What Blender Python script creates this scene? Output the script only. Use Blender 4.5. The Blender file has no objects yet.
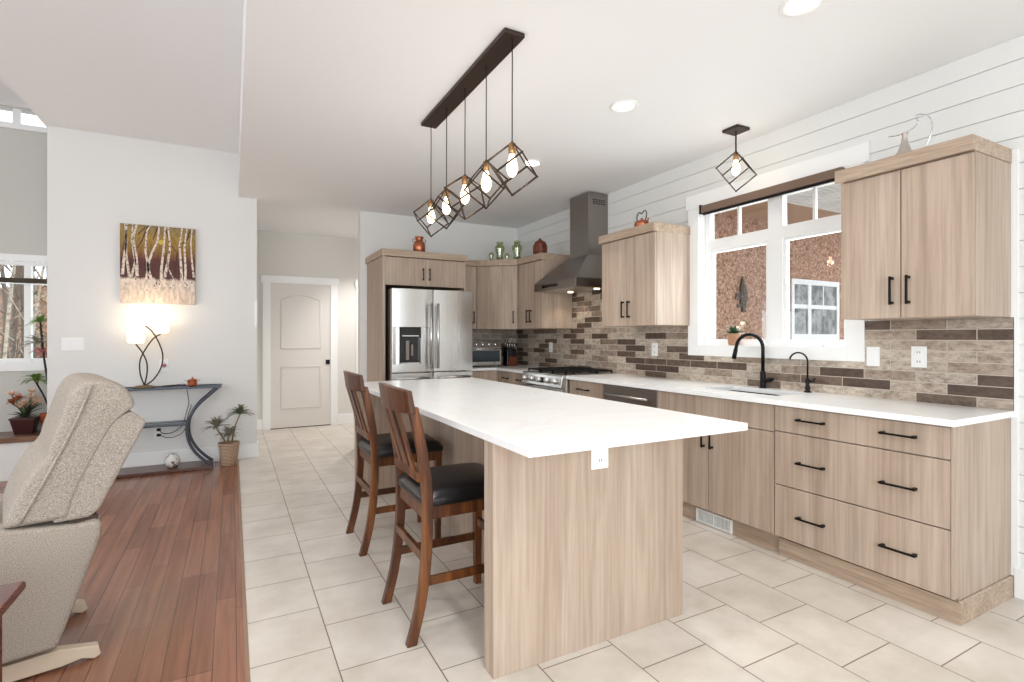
import bpy, bmesh, math, random
from mathutils import Vector, Matrix
random.seed(7)
C = bpy.context.scene.collection
PI = math.pi
rad = math.radians

# ------------------------------------------------------------------ camera, world, lights, exposure
FOC, YAW, CAM_H, HORIZON = 520.8, rad(28.23), 1.274, 337.37
cam_d = bpy.data.cameras.new('camera'); cam = bpy.data.objects.new('camera', cam_d); C.objects.link(cam)
cam.location = (0, 0, CAM_H); cam.rotation_euler = (PI/2, 0, -YAW)
cam_d.sensor_width = 36; cam_d.lens = FOC/1024*36
cam_d.shift_y = -(341-HORIZON)/1024; cam_d.clip_start = 0.05; cam_d.clip_end = 300
bpy.context.scene.camera = cam
vs = bpy.context.scene.view_settings
vs.view_transform = 'Standard'; vs.look = 'None'; vs.gamma = 1; vs.use_curve_mapping = False
vs.exposure = -0.2
w = bpy.data.worlds.new('sky'); bpy.context.scene.world = w; w.use_nodes = True
w.node_tree.nodes['Background'].inputs[0].default_value = (0.88, 0.94, 1.0, 1)
w.node_tree.nodes['Background'].inputs[1].default_value = 2.7

def area(name, loc, rot, sx, sy, power, col=(1, 1, 1)):
    d = bpy.data.lights.new(name, 'AREA'); d.shape = 'RECTANGLE'; d.size = sx; d.size_y = sy
    d.energy = power; d.color = col
    o = bpy.data.objects.new(name, d); C.objects.link(o); o.location = loc; o.rotation_euler = rot
    return o
# daylight through the real window openings
area('daylight_back', (-0.6, -2.75, 1.5), (rad(76), 0, 0), 4.6, 2.1, 175, (.88, .965, 1))
area('daylight_left', (-3.85, 1.6, 1.6), (0, rad(-90), 0), 2.2, 4.4, 22, (.88, .965, 1))
area('daylight_kitchen', (3.58, 2.45, 1.7), (0, rad(90), 0), 0.85, 1.0, 17, (.95, .98, 1))
area('daylight_bay', (-2.3, 6.55, 1.4), (rad(-90), 0, 0), 1.2, .8, 10, (.95, .98, 1))

# ------------------------------------------------------------------ materials
def lin(c):
    return tuple(((x/255)/12.92 if x/255 <= .04045 else ((x/255+.055)/1.055)**2.4) for x in c)+(1,)
def mat(name, col, rough=.5, metal=0, **kw):
    m = bpy.data.materials.new(name); m.use_nodes = True
    b = m.node_tree.nodes['Principled BSDF']
    b.inputs['Base Color'].default_value = lin(col); b.inputs['Roughness'].default_value = rough
    b.inputs['Metallic'].default_value = metal
    for k, v in kw.items():
        b.inputs[k.replace('_', ' ')].default_value = v
    return m
def nt(m): return m.node_tree.nodes, m.node_tree.links, m.node_tree.nodes['Principled BSDF']
def ramp(n, stops):
    r = n.new('ShaderNodeValToRGB'); e = r.color_ramp.elements
    while len(e) < len(stops): e.new(.5)
    for i, (p, c) in enumerate(stops):
        e[i].position = p; e[i].color = lin(c)
    return r
def coords(n, l, scale, kind='Object', rot=(0, 0, 0), loc=(0, 0, 0)):
    t = n.new('ShaderNodeTexCoord'); mp = n.new('ShaderNodeMapping'); l.new(t.outputs[kind], mp.inputs[0])
    mp.inputs['Scale'].default_value = scale; mp.inputs['Rotation'].default_value = rot; mp.inputs['Location'].default_value = loc
    return mp.outputs[0]
def noise(n, l, vec, scale, detail=3, rough=.5, dist=0):
    t = n.new('ShaderNodeTexNoise'); t.inputs['Scale'].default_value = scale; t.inputs['Detail'].default_value = detail
    t.inputs['Roughness'].default_value = rough; t.inputs['Distortion'].default_value = dist
    if vec is not None: l.new(vec, t.inputs['Vector'])
    return t.outputs['Fac']
def mixc(n, l, fac, a, b, mode='MIX'):
    x = n.new('ShaderNodeMix'); x.data_type = 'RGBA'; x.blend_type = mode
    for s, v in ((x.inputs[0], fac), (x.inputs[6], a), (x.inputs[7], b)):
        if hasattr(v, 'links'): l.new(v, s)
        elif isinstance(v, (int, float)): s.default_value = v
        else: s.default_value = lin(v)
    return x.outputs[2]
def bump(n, l, b, h, strength, dist=.002):
    x = n.new('ShaderNodeBump'); x.inputs['Strength'].default_value = strength; x.inputs['Distance'].default_value = dist
    l.new(h, x.inputs['Height']); l.new(x.outputs[0], b.inputs['Normal'])
def wood(name, dark, mid, light, scale=(16, 16, .9), rough=.5, fine=.5, spec=.4):
    m = mat(name, mid, rough); n, l, b = nt(m)
    b.inputs['Specular IOR Level'].default_value = spec
    v = coords(n, l, scale)
    f = noise(n, l, v, 1.0, 6, .62, .6)
    r = ramp(n, [(.3, dark), (.5, mid), (.68, light)]); l.new(f, r.inputs[0])
    v2 = coords(n, l, tuple(s*7 for s in scale[:2])+(scale[2]*2.5,) if scale[2] < 5 else (scale[0]*2.5, scale[1]*7, scale[2]*7))
    f2 = noise(n, l, v2, 1.0, 3, .6)
    r2 = ramp(n, [(.35, tuple(int(255*(1-.22*fine)) for _ in range(3))), (.6, (255, 255, 255))]); l.new(f2, r2.inputs[0])
    l.new(mixc(n, l, 1.0, r.outputs[0], r2.outputs[0], 'MULTIPLY'), b.inputs['Base Color'])
    bump(n, l, b, f2, .15)
    return m
def metal_brushed(name, col, rough=.3, scale=(2, 2, 180)):
    m = mat(name, col, rough, 1); n, l, b = nt(m)
    f = noise(n, l, coords(n, l, scale), 1, 3)
    mr = n.new('ShaderNodeMapRange'); l.new(f, mr.inputs[0]); mr.inputs[3].default_value = rough-.02; mr.inputs[4].default_value = rough+.05
    l.new(mr.outputs[0], b.inputs['Roughness'])
    return m
def emis(name, col, strength, base=(255, 250, 240)):
    m = mat(name, base, .4); n, l, b = nt(m)
    b.inputs['Emission Color'].default_value = lin(col); b.inputs['Emission Strength'].default_value = strength
    return m

M = {}
def paint(name, col, rough=.75, s=.06):
    m = mat(name, col, rough); n, l, b = nt(m)
    bump(n, l, b, noise(n, l, coords(n, l, (1, 1, 1)), 180, 2), s, .001)
    return m
M['wall'] = paint('painted_plaster', (233, 231, 228))
M['wallwarm'] = paint('hall_plaster', (226, 222, 217))
M['ceil'] = paint('ceiling_paint', (247, 247, 247), .85, .12)
M['ship'] = paint('shiplap_paint', (231, 231, 228), .5, .02)
M['trim'] = mat('trim_white', (246, 246, 245), .35)
M['door'] = mat('door_paint', (226, 220, 215), .45)
M['white'] = mat('white_plastic', (245, 245, 243), .35)
M['oak'] = wood('light_oak', (174, 152, 134), (187, 166, 148), (198, 179, 162), scale=(8, 8, .7), fine=.42)
M['oakh'] = wood('light_oak_horizontal', (172, 149, 128), (188, 165, 144), (202, 181, 161), scale=(16, .9, 16), fine=.5)
M['oakx'] = wood('light_oak_crosswise', (172, 149, 128), (188, 165, 144), (202, 181, 161), scale=(.9, 16, 16), fine=.5)
M['gap'] = mat('dark_cabinet_inside', (70, 55, 45), .8)
M['steel'] = metal_brushed('stainless_steel', (212, 211, 209), .27, (30, 30, .6))
M['steelv'] = metal_brushed('stainless_steel_hood', (150, 143, 138), .32, (180, 180, 2))
M['steeldark'] = metal_brushed('steel_side', (140, 130, 125), .45, (30, 30, .6))
M['black'] = mat('matte_black_metal', (22, 20, 20), .4, .6)
M['iron'] = mat('cast_iron', (18, 18, 19), .6, .2)
M['blackgl'] = mat('black_gloss', (12, 12, 14), .12)
M['bronze'] = mat('dark_bronze', (62, 48, 40), .42, .55)
M['brass'] = mat('aged_brass', (176, 136, 92), .3, 1)
M['chrome'] = mat('chrome', (220, 220, 222), .12, 1)
M['stool'] = wood('walnut_stain', (44, 21, 9), (86, 46, 21), (138, 84, 40), scale=(14, 14, 1.4), rough=.33, fine=.5, spec=.5)
M['leather'] = mat('black_leather', (10, 10, 13), .3); n_, l_, b_ = nt(M['leather'])
bump(n_, l_, b_, noise(n_, l_, coords(n_, l_, (1, 1, 1)), 260, 3), .25, .001)
M['cherry'] = wood('cherry_table', (52, 18, 12), (88, 36, 24), (112, 52, 34), scale=(2, 14, 14), rough=.25, fine=.4)
M['copper'] = mat('copper', (190, 118, 88), .3, 1)
M['brown'] = mat('carved_wood', (112, 52, 28), .5)
M['terracotta'] = mat('terracotta', (176, 88, 52), .5)
M['darkpot'] = mat('dark_red_pot', (58, 20, 18), .3)
M['soil'] = mat('soil', (48, 36, 28), .9)
M['leaf'] = mat('green_leaf', (104, 120, 84), .5)
M['leaf2'] = mat('purple_edged_leaf', (148, 140, 122), .5)
M['leafg'] = mat('bright_leaf', (110, 140, 64), .5)
M['petal'] = mat('cream_petal', (232, 194, 160), .6)
M['petalr'] = mat('rust_petal', (170, 92, 60), .6)
M['petalp'] = mat('pink_petal', (196, 120, 118), .6)
M['glass'] = mat('window_glass', (255, 255, 255), 0, 0, Transmission_Weight=1, IOR=1.0)
def thin_glass(name, tint, refl):
    m = bpy.data.materials.new(name); m.use_nodes = True; n = m.node_tree.nodes; l = m.node_tree.links
    n.clear(); o = n.new('ShaderNodeOutputMaterial'); t = n.new('ShaderNodeBsdfTransparent'); t.inputs[0].default_value = lin(tint)
    g = n.new('ShaderNodeBsdfGlossy'); g.inputs['Roughness'].default_value = .01
    x = n.new('ShaderNodeMixShader'); x.inputs[0].default_value = refl
    l.new(t.outputs[0], x.inputs[1]); l.new(g.outputs[0], x.inputs[2]); l.new(x.outputs[0], o.inputs[0])
    return m
M['glass'] = thin_glass('window_pane_glass', (250, 252, 252), .05)
M['shelfglass'] = thin_glass('smoked_shelf_glass', (196, 206, 212), .22)
M['greenglass'] = thin_glass('green_bottle_glass', (232, 236, 212), .2)
M['support'] = mat('blue_grey_metal', (78, 82, 92), .4, .4)
M['wicker'] = mat('woven_rattan', (196, 160, 132), .7); n_, l_, b_ = nt(M['wicker'])
wv = n_.new('ShaderNodeTexWave'); wv.bands_direction = 'Z'; wv.inputs['Scale'].default_value = 22; wv.inputs['Distortion'].default_value = 5; wv.inputs['Detail Scale'].default_value = 30
l_.new(coords(n_, l_, (1, 1, 1)), wv.inputs[0]); rr = ramp(n_, [(.2, (120, 88, 66)), (.7, (216, 186, 160))]); l_.new(wv.outputs[1], rr.inputs[0])
l_.new(rr.outputs[0], b_.inputs['Base Color']); bump(n_, l_, b_, wv.outputs[1], .5, .004)
M['ceramic'] = mat('painted_porcelain', (226, 224, 220), .2); n_, l_, b_ = nt(M['ceramic'])
rr = ramp(n_, [(.56, (228, 226, 222)), (.62, (120, 84, 78))]); l_.new(noise(n_, l_, coords(n_, l_, (1, 1, 1)), 26, 2), rr.inputs[0]); l_.new(rr.outputs[0], b_.inputs['Base Color'])
# tweed
M['tweed'] = mat('beige_tweed', (178, 168, 156), .95); n_, l_, b_ = nt(M['tweed'])
f1 = noise(n_, l_, coords(n_, l_, (1, 1, 1)), 300, 5, .75)
rr = ramp(n_, [(.34, (116, 105, 95)), (.48, (162, 151, 140)), (.64, (198, 188, 177))]); l_.new(f1, rr.inputs[0]); l_.new(rr.outputs[0], b_.inputs['Base Color'])
bump(n_, l_, b_, f1, .6, .003); b_.inputs['Specular IOR Level'].default_value = .15
# quartz
M['quartz'] = mat('white_quartz', (250, 250, 250), .22); n_, l_, b_ = nt(M['quartz'])
f1 = noise(n_, l_, coords(n_, l_, (1, 1, 1)), 1.3, 7, .6, 1.6)
rr = ramp(n_, [(.47, (251, 251, 251)), (.5, (246, 246, 245)), (.53, (251, 251, 251))]); l_.new(f1, rr.inputs[0]); l_.new(rr.outputs[0], b_.inputs['Base Color'])
# floor tiles: strips along Y, .343 wide, half offset every .357
M['tile'] = mat('beige_porcelain_tile', (210, 195, 180), .32); n_, l_, b_ = nt(M['tile'])
t_ = n_.new('ShaderNodeTexCoord'); sx = n_.new('ShaderNodeSeparateXYZ'); l_.new(t_.outputs['Object'], sx.inputs[0])
def math2(n, l, op, a, b=None):
    x = n.new('ShaderNodeMath'); x.operation = op
    for i, v in enumerate((a, b)):
        if v is None: continue
        if hasattr(v, 'links'): l.new(v, x.inputs[i])
        else: x.inputs[i].default_value = v
    return x.outputs[0]
ay = math2(n_, l_, 'SUBTRACT', sx.outputs[1], 1.5265-.357*20); ax = math2(n_, l_, 'SUBTRACT', sx.outputs[0], .36-.343*20)
cb = n_.new('ShaderNodeCombineXYZ'); l_.new(ay, cb.inputs[0]); l_.new(ax, cb.inputs[1])
bk = n_.new('ShaderNodeTexBrick'); l_.new(cb.outputs[0], bk.inputs['Vector'])
bk.offset = .5; bk.offset_frequency = 2; bk.squash = 1
for k, v in (('Scale', 1), ('Mortar Size', .0026), ('Mortar Smooth', .1), ('Brick Width', .357), ('Row Height', .343), ('Bias', 0)): bk.inputs[k].default_value = v
bk.inputs['Color1'].default_value = lin((228, 221, 213)); bk.inputs['Color2'].default_value = lin((221, 213, 203)); bk.inputs['Mortar'].default_value = lin((134, 118, 104))
f1 = noise(n_, l_, coords(n_, l_, (1, 1, 1)), 3.2, 8, .62)
rr = ramp(n_, [(.3, (226, 222, 218)), (.7, (255, 255, 255))]); l_.new(f1, rr.inputs[0])
l_.new(mixc(n_, l_, 1.0, bk.outputs[0], rr.outputs[0], 'MULTIPLY'), b_.inputs['Base Color'])
inv = math2(n_, l_, 'SUBTRACT', 1.0, bk.outputs[1]); bump(n_, l_, b_, inv, .4, .002)
# hardwood planks along Y
M['floorwood'] = mat('reddish_hardwood', (140, 84, 58), .25); n_, l_, b_ = nt(M['floorwood'])
t_ = n_.new('ShaderNodeTexCoord'); sx = n_.new('ShaderNodeSeparateXYZ'); l_.new(t_.outputs['Object'], sx.inputs[0])
ay = math2(n_, l_, 'ADD', sx.outputs[1], 30); ax = math2(n_, l_, 'ADD', sx.outputs[0], 10.83-.055)
cb = n_.new('ShaderNodeCombineXYZ'); l_.new(ay, cb.inputs[0]); l_.new(ax, cb.inputs[1])
bk = n_.new('ShaderNodeTexBrick'); l_.new(cb.outputs[0], bk.inputs['Vector']); bk.offset = .37; bk.offset_frequency = 3; bk.squash = .75; bk.squash_frequency = 5
for k, v in (('Scale', 1), ('Mortar Size', .0013), ('Mortar Smooth', .2), ('Brick Width', .95), ('Row Height', .083), ('Bias', 0)): bk.inputs[k].default_value = v
bk.inputs['Color1'].default_value = lin((168, 118, 94)); bk.inputs['Color2'].default_value = lin((144, 96, 74)); bk.inputs['Mortar'].default_value = lin((58, 32, 22))
f1 = noise(n_, l_, coords(n_, l_, (26, 1.3, 1)), 1, 6, .6, .4)
rr = ramp(n_, [(.3, (205, 196, 190)), (.7, (255, 255, 255))]); l_.new(f1, rr.inputs[0])
l_.new(mixc(n_, l_, 1.0, bk.outputs[0], rr.outputs[0], 'MULTIPLY'), b_.inputs['Base Color'])
inv = math2(n_, l_, 'SUBTRACT', 1.0, bk.outputs[1])
# split-stone backsplash (rows .0584, bricks .29)
def backsplash(name, axis):
    m = mat(name, (150, 130, 112), .5); n, l, b = nt(m)
    t = n.new('ShaderNodeTexCoord'); s = n.new('ShaderNodeSeparateXYZ'); l.new(t.outputs['Object'], s.inputs[0])
    u = math2(n, l, 'ADD', s.outputs[axis], 20.13); v = math2(n, l, 'SUBTRACT', s.outputs[2], .908-.0584*20)
    c = n.new('ShaderNodeCombineXYZ'); l.new(u, c.inputs[0]); l.new(v, c.inputs[1])
    k = n.new('ShaderNodeTexBrick'); l.new(c.outputs[0], k.inputs['Vector']); k.offset = .47; k.offset_frequency = 2; k.squash = 1
    for a, q in (('Scale', 1), ('Mortar Size', .0022), ('Mortar Smooth', .1), ('Brick Width', .272), ('Row Height', .0584), ('Bias', 0)): k.inputs[a].default_value = q
    k.inputs['Color1'].default_value = (0, 0, 0, 1); k.inputs['Color2'].default_value = (1, 1, 1, 1); k.inputs['Mortar'].default_value = (.5, .5, .5, 1)
    r = ramp(n, [(0, (90, 72, 62)), (.24, (112, 93, 80)), (.38, (156, 138, 124)), (.55, (186, 169, 154)), (.78, (216, 203, 188)), (1, (176, 164, 153))]); l.new(k.outputs[0], r.inputs[0])
    sc = (4, 4, 9)
    f = noise(n, l, coords(n, l, sc), 5, 8, .72)
    r2 = ramp(n, [(.34, (170, 164, 160)), (.5, (228, 225, 221)), (.64, (255, 255, 255))]); l.new(f, r2.inputs[0])
    col = mixc(n, l, 1.0, r.outputs[0], r2.outputs[0], 'MULTIPLY')
    l.new(mixc(n, l, k.outputs[1], col, (196, 186, 172)), b.inputs['Base Color'])
    iv = math2(n, l, 'SUBTRACT', 1.0, k.outputs[1]); hh = math2(n, l, 'ADD', iv, math2(n, l, 'MULTIPLY', f, .5)); bump(n, l, b, hh, .5, .003)
    return m
M['stone_y'] = backsplash('stone_brick_along_wall', 1)
M['stone_x'] = backsplash('stone_brick_back_wall', 0)
# stucco
M['stucco'] = mat('rough_brown_stucco', (180, 136, 112), .95); n_, l_, b_ = nt(M['stucco'])
vor = n_.new('ShaderNodeTexVoronoi'); vor.inputs['Scale'].default_value = 16; l_.new(coords(n_, l_, (1, 1, 1)), vor.inputs['Vector'])
fs = noise(n_, l_, coords(n_, l_, (1, 1, 1)), 22, 6, .75, .8)
rr = ramp(n_, [(.38, (128, 88, 70)), (.5, (200, 152, 126)), (.62, (238, 202, 180))]); l_.new(fs, rr.inputs[0]); l_.new(rr.outputs[0], b_.inputs['Base Color'])
bump(n_, l_, b_, fs, 1.0, .03)
M['soffit'] = mat('brown_soffit', (196, 162, 136), .8)
M['shade'] = mat('brown_roller_fabric', (122, 100, 86), .8)
M['bulb'] = emis('glowing_bulb', (255, 222, 176), 9)
M['lens'] = emis('downlight_lens', (255, 246, 232), 12)
M['lampshade'] = emis('lit_glass_shade', (255, 228, 188), 1.7)
M['hoodlens'] = emis('hood_lens', (255, 226, 180), 14)
M['forest'] = mat('forest_floor', (128, 96, 66), .95); n_, l_, b_ = nt(M['forest'])
fs = noise(n_, l_, coords(n_, l_, (1, .6, .45)), 3.0, 6, .7)
rr = ramp(n_, [(.36, (52, 48, 28)), (.5, (122, 80, 50)), (.64, (156, 116, 82))]); l_.new(fs, rr.inputs[0]); l_.new(rr.outputs[0], b_.inputs['Base Color'])
M['darkbark'] = mat('dark_bark', (92, 74, 56), .9)
M['bark'] = mat('pale_bark', (196, 180, 156), .9); n_, l_, b_ = nt(M['bark'])
fs = noise(n_, l_, coords(n_, l_, (4, 4, 14)), 1.4, 4, .6)
rr = ramp(n_, [(.34, (76, 62, 48)), (.46, (158, 144, 122)), (.7, (200, 186, 164))]); l_.new(fs, rr.inputs[0]); l_.new(rr.outputs[0], b_.inputs['Base Color'])
# painting background: mustard sky, maroon wood, pale snow, by height in the canvas' own frame
M['canvas'] = mat('painted_canvas', (180, 120, 80), .6); n_, l_, b_ = nt(M['canvas'])
t_ = n_.new('ShaderNodeTexCoord'); sx = n_.new('ShaderNodeSeparateXYZ'); l_.new(t_.outputs['Object'], sx.inputs[0])
fs = noise(n_, l_, coords(n_, l_, (22, 1, 5)), 1, 5, .7)
hh = math2(n_, l_, 'ADD', sx.outputs[2], math2(n_, l_, 'MULTIPLY', math2(n_, l_, 'SUBTRACT', fs, .5), .10))
hn = math2(n_, l_, 'DIVIDE', hh, .75)
rr = ramp(n_, [(0, (236, 214, 196)), (.30, (240, 222, 206)), (.335, (86, 44, 38)), (.56, (98, 42, 36)), (.68, (150, 108, 44)), (.84, (176, 140, 60)), (1, (150, 128, 84))])
l_.new(hn, rr.inputs[0])
fk = noise(n_, l_, coords(n_, l_, (40, 1, 12)), 1, 4, .7); r2 = ramp(n_, [(.35, (150, 140, 130)), (.6, (255, 255, 255))]); l_.new(fk, r2.inputs[0])
l_.new(mixc(n_, l_, .6, rr.outputs[0], r2.outputs[0], 'MULTIPLY'), b_.inputs['Base Color'])
M['birchpaint'] = mat('birch_paint', (232, 214, 196), .6); n_, l_, b_ = nt(M['birchpaint'])
fk = noise(n_, l_, coords(n_, l_, (50, 1, 40)), 1, 3, .7); r2 = ramp(n_, [(.38, (96, 72, 60)), (.5, (232, 214, 198))]); l_.new(fk, r2.inputs[0]); l_.new(r2.outputs[0], b_.inputs['Base Color'])
M['darkpaint'] = mat('dark_branch_paint', (60, 30, 24), .6)
M['sunpaint'] = mat('yellow_moon_paint', (214, 186, 70), .6)

# ------------------------------------------------------------------ mesh helpers
def bm_(): return bmesh.new()
def bx(b, x0, x1, y0, y1, z0, z1):
    v = [b.verts.new(p) for p in ((x0, y0, z0), (x1, y0, z0), (x1, y1, z0), (x0, y1, z0), (x0, y0, z1), (x1, y0, z1), (x1, y1, z1), (x0, y1, z1))]
    for f in ((3, 2, 1, 0), (4, 5, 6, 7), (0, 1, 5, 4), (1, 2, 6, 5), (2, 3, 7, 6), (3, 0, 4, 7)): b.faces.new([v[i] for i in f])
    return b
def box(*a): return bx(bm_(), *a)
def hexa(b, bot, top):
    v = [b.verts.new(p) for p in list(bot)+list(top)]
    for f in ((3, 2, 1, 0), (4, 5, 6, 7), (0, 1, 5, 4), (1, 2, 6, 5), (2, 3, 7, 6), (3, 0, 4, 7)): b.faces.new([v[i] for i in f])
    return b
def prism(b, pts, axis, a0, a1):
    """outline pts (2D) swept along axis 0/1/2 from a0 to a1"""
    def mk(p, a):
        return {0: (a, p[0], p[1]), 1: (p[0], a, p[1]), 2: (p[0], p[1], a)}[axis]
    lo = [b.verts.new(mk(p, a0)) for p in pts]; hi = [b.verts.new(mk(p, a1)) for p in pts]
    n = len(pts)
    b.faces.new(lo[::-1]); b.faces.new(hi)
    for i in range(n): b.faces.new((lo[i], lo[(i+1) % n], hi[(i+1) % n], hi[i]))
    return b
def tube(b, pts, r, n=8, closed=False, cap=True, squash=None):
    pts = [Vector(p) for p in pts]; rings = []; N = len(pts)
    up = Vector((0, 0, 1)); prev = None
    for i, p in enumerate(pts):
        if closed: t = pts[(i+1) % N]-pts[i-1]
        else: t = pts[min(i+1, N-1)]-pts[max(i-1, 0)]
        if t.length < 1e-9: t = Vector((0, 0, 1))
        t.normalize()
        if prev is None: s = t.cross(up if abs(t.z) < .95 else Vector((1, 0, 0))).normalized()
        else:
            s = prev-t*prev.dot(t)
            s = s.normalized() if s.length > 1e-6 else t.cross(up).normalized()
        prev = s; q = t.cross(s)
        rr = r[i] if isinstance(r, (list, tuple)) else r
        rings.append([b.verts.new(p+s*math.cos(2*PI*k/n)*rr+q*math.sin(2*PI*k/n)*rr*(squash or 1)) for k in range(n)])
    for i in range(N if closed else N-1):
        a, c = rings[i], rings[(i+1) % N]
        for k in range(n): b.faces.new((a[k], a[(k+1) % n], c[(k+1) % n], c[k]))
    if cap and not closed:
        b.faces.new(rings[0][::-1]); b.faces.new(rings[-1])
    return b
def lathe(b, prof, c=(0, 0, 0), n=24, caps=True):
    rings = []
    for r, z in prof:
        rings.append([b.verts.new((c[0]+r*math.cos(2*PI*k/n), c[1]+r*math.sin(2*PI*k/n), c[2]+z)) for k in range(n)])
    for i in range(len(rings)-1):
        for k in range(n): b.faces.new((rings[i][k], rings[i][(k+1) % n], rings[i+1][(k+1) % n], rings[i+1][k]))
    if caps:
        b.faces.new(rings[0][::-1]); b.faces.new(rings[-1])
    return b
def blob(b, c, r, n=12):
    m = Matrix.Translation(c) @ Matrix.Diagonal((r[0], r[1], r[2], 1))
    bmesh.ops.create_uvsphere(b, u_segments=n, v_segments=max(6, n//2+2), radius=1, matrix=m); return b
def curve(pts, n=6):
    """Catmull-Rom through pts"""
    P = [Vector(p) for p in pts]; out = []
    for i in range(len(P)-1):
        p0 = P[max(i-1, 0)]; p1 = P[i]; p2 = P[i+1]; p3 = P[min(i+2, len(P)-1)]
        for k in range(n):
            t = k/n
            out.append(.5*((2*p1)+(-p0+p2)*t+(2*p0-5*p1+4*p2-p3)*t*t+(-p0+3*p1-3*p2+p3)*t**3))
    out.append(P[-1]); return out
def obj(name, b, m, parent=None, bev=0, smooth=False, seg=2, world=True, sub=0):
    """link bmesh b as one mesh object; with world=True the coordinates are world ones and the parent chain is only translated"""
    bmesh.ops.recalc_face_normals(b, faces=b.faces)
    me = bpy.data.meshes.new(name); b.to_mesh(me); b.free()
    o = bpy.data.objects.new(name, me); C.objects.link(o)
    ms = m if isinstance(m, (list, tuple)) else [m]
    for q in ms: me.materials.append(q)
    if parent is not None:
        o.parent = parent
        if world:
            off = Vector((0, 0, 0)); p = parent
            while p is not None: off += p.location; p = p.parent
            me.transform(Matrix.Translation(-off))
    if smooth:
        for p in me.polygons: p.use_smooth = True
    if bev:
        md = o.modifiers.new('bevel', 'BEVEL'); md.width = bev; md.segments = seg; md.limit_method = 'ANGLE'; md.angle_limit = rad(35)
    if sub:
        md = o.modifiers.new('subdivision', 'SUBSURF'); md.levels = sub; md.render_levels = sub
    return o
def thing(name, label, cat, loc=(0, 0, 0), rz=0, group=None):
    o = bpy.data.objects.new(name, None); C.objects.link(o); o.location = loc; o.rotation_euler = (0, 0, rz)
    o.empty_display_size = .05
    return tag(o, label, cat, group)
def tag(o, label, cat, group=None):
    o['label'] = label; o['category'] = cat
    if group: o['group'] = group
    return o
def struct(name, b, m, parent=None, bev=0):
    o = obj(name, b, m, parent, bev)
    if parent is None: o['kind'] = 'structure'
    return o
def dup(o, parent=None, loc=None):
    c = o.copy(); C.objects.link(c)
    if parent is not None: c.parent = parent
    if loc is not None: c.location = loc
    for ch in [x for x in C.objects if x.parent == o]: dup(ch, c)
    return c
def setmat(b, i, start):
    b.faces.ensure_lookup_table()
    for f in b.faces[start:]: f.material_index = i

# ------------------------------------------------------------------ room shell
H = 2.746; VZ = 3.2; WX = 3.39; BY = 6.17; EX = .055; FY = 7.92
b = box(EX, 3.6, -3, BY+.06, -.12, 0); bx(b, .232, 3.6, BY+.06, FY+.1, -.12, 0)
struct('floor', b, M['tile'])
b = box(-4.1, EX-.001, -3, BY+.02, -.12, 0); bx(b, -4.1, -1.485, BY+.02, 6.7, -.12, 0)
struct('floor.001', b, M['floorwood'])
struct('trim_1', box(EX-.012, EX+.004, -3, BY, -.02, .0015), mat('threshold_strip', (150, 120, 98), .4))
struct('ceiling', box(EX, 3.6, -3, FY+.1, H, VZ+.2), M['ceil'])
# living side: flat ceiling at 3.2 that slopes up to the left
b = prism(bm_(), [(EX-.001, VZ), (-1.50, VZ), (-1.70, 3.47), (-4.1, 3.47), (-4.1, 3.7), (EX-.001, 3.7)], 1, -3, 6.75)
struct('ceiling.001', b, M['ceil'])
# left wall (painting wall)
b = box(-1.485, .232, BY, BY+.13, 0, 3.4)
struct('wall_left', b, M['wall'], bev=.004)
b = box(-1.33, -1.28, BY+.13, 6.62, 0, 3.5); struct('wall_recess', b, M['wall'])
b = box(.1, .16, BY+.13, FY, 0, H); struct('wall_hall_left', b, M['wallwarm'])
b = box(2.3, 2.4, BY+.13, FY, 0, H); struct('wall_hall_right', b, M['wallwarm'])
b = box(.1, 2.4, FY, FY+.12, 0, H); struct('wall_far', b, M['wallwarm'])
b = box(1.31, 3.55, BY, BY+.13, 0, H); struct('wall_back', b, M['wall'], bev=.004)
# right wall with window hole
wy0, wy1, wz0, wz1 = 1.86, 3.06, 1.20, 2.34
b = bm_()
for a in ((-3, wy0, 0, H), (wy1, BY, 0, H), (wy0, wy1, 0, wz0), (wy0, wy1, wz1, H)): bx(b, WX+.012, WX+.17, a[0], a[1], a[2], a[3])
struct('wall_right', b, M['ship'])
# shiplap boards .127 high with thin reveals
b = bm_(); z = .984-.127*8
while z < H:
    z0 = max(z+.0018, 0); z1 = min(z+.127-.0018, H-.001)
    if z1 > z0+.005:
        segs = [(-2.99, BY-.001)]
        if z1 > wz0-.02 and z0 < wz1+.02: segs = [(-2.99, wy0-.02), (wy1+.02, BY-.001)]
        for s0, s1 in segs: bx(b, WX, WX+.0125, s0, s1, z0, z1)
    z += .127
struct('wall_right_shiplap', b, M['ship'])
# walls behind the camera and far left, with their windows
b = bm_()
for a in ((-4.1, -2.9, 0, 3.6), (1.7, 3.6, 0, 3.6), (-2.9, 1.7, 0, .35), (-2.9, 1.7, 2.6, 3.6)): bx(b, a[0], a[1], -3.1, -2.95, a[2], a[3])
struct('wall_behind', b, M['wall'])
b = bm_()
for a in ((-3.1, -.7, 0, 3.7), (3.9, 6.75, 0, 3.7), (-.7, 3.9, 0, .45), (-.7, 3.9, 2.75, 3.7)): bx(b, -4.15, -4.0, a[0], a[1], a[2], a[3])
struct('wall_far_left', b, M['wall'])
def plain_window(name, axis, fix, a0, a1, z0, z1, nm):
    b = bm_()
    def q(u0, u1, w0, w1, t=.03):
        if axis == 1: bx(b, u0, u1, fix-t, fix+t, w0, w1)
        else: bx(b, fix-t, fix+t, u0, u1, w0, w1)
    q(a0, a1, z0, z0+.06); q(a0, a1, z1-.06, z1)
    for i in range(nm+1):
        u = a0+(a1-a0-.06)*i/nm; q(u, u+.06, z0, z1)
    struct(name, b, M['trim'])
plain_window('window_4', 1, -3.03, -2.9, 1.7, .35, 2.6, 3)
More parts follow.
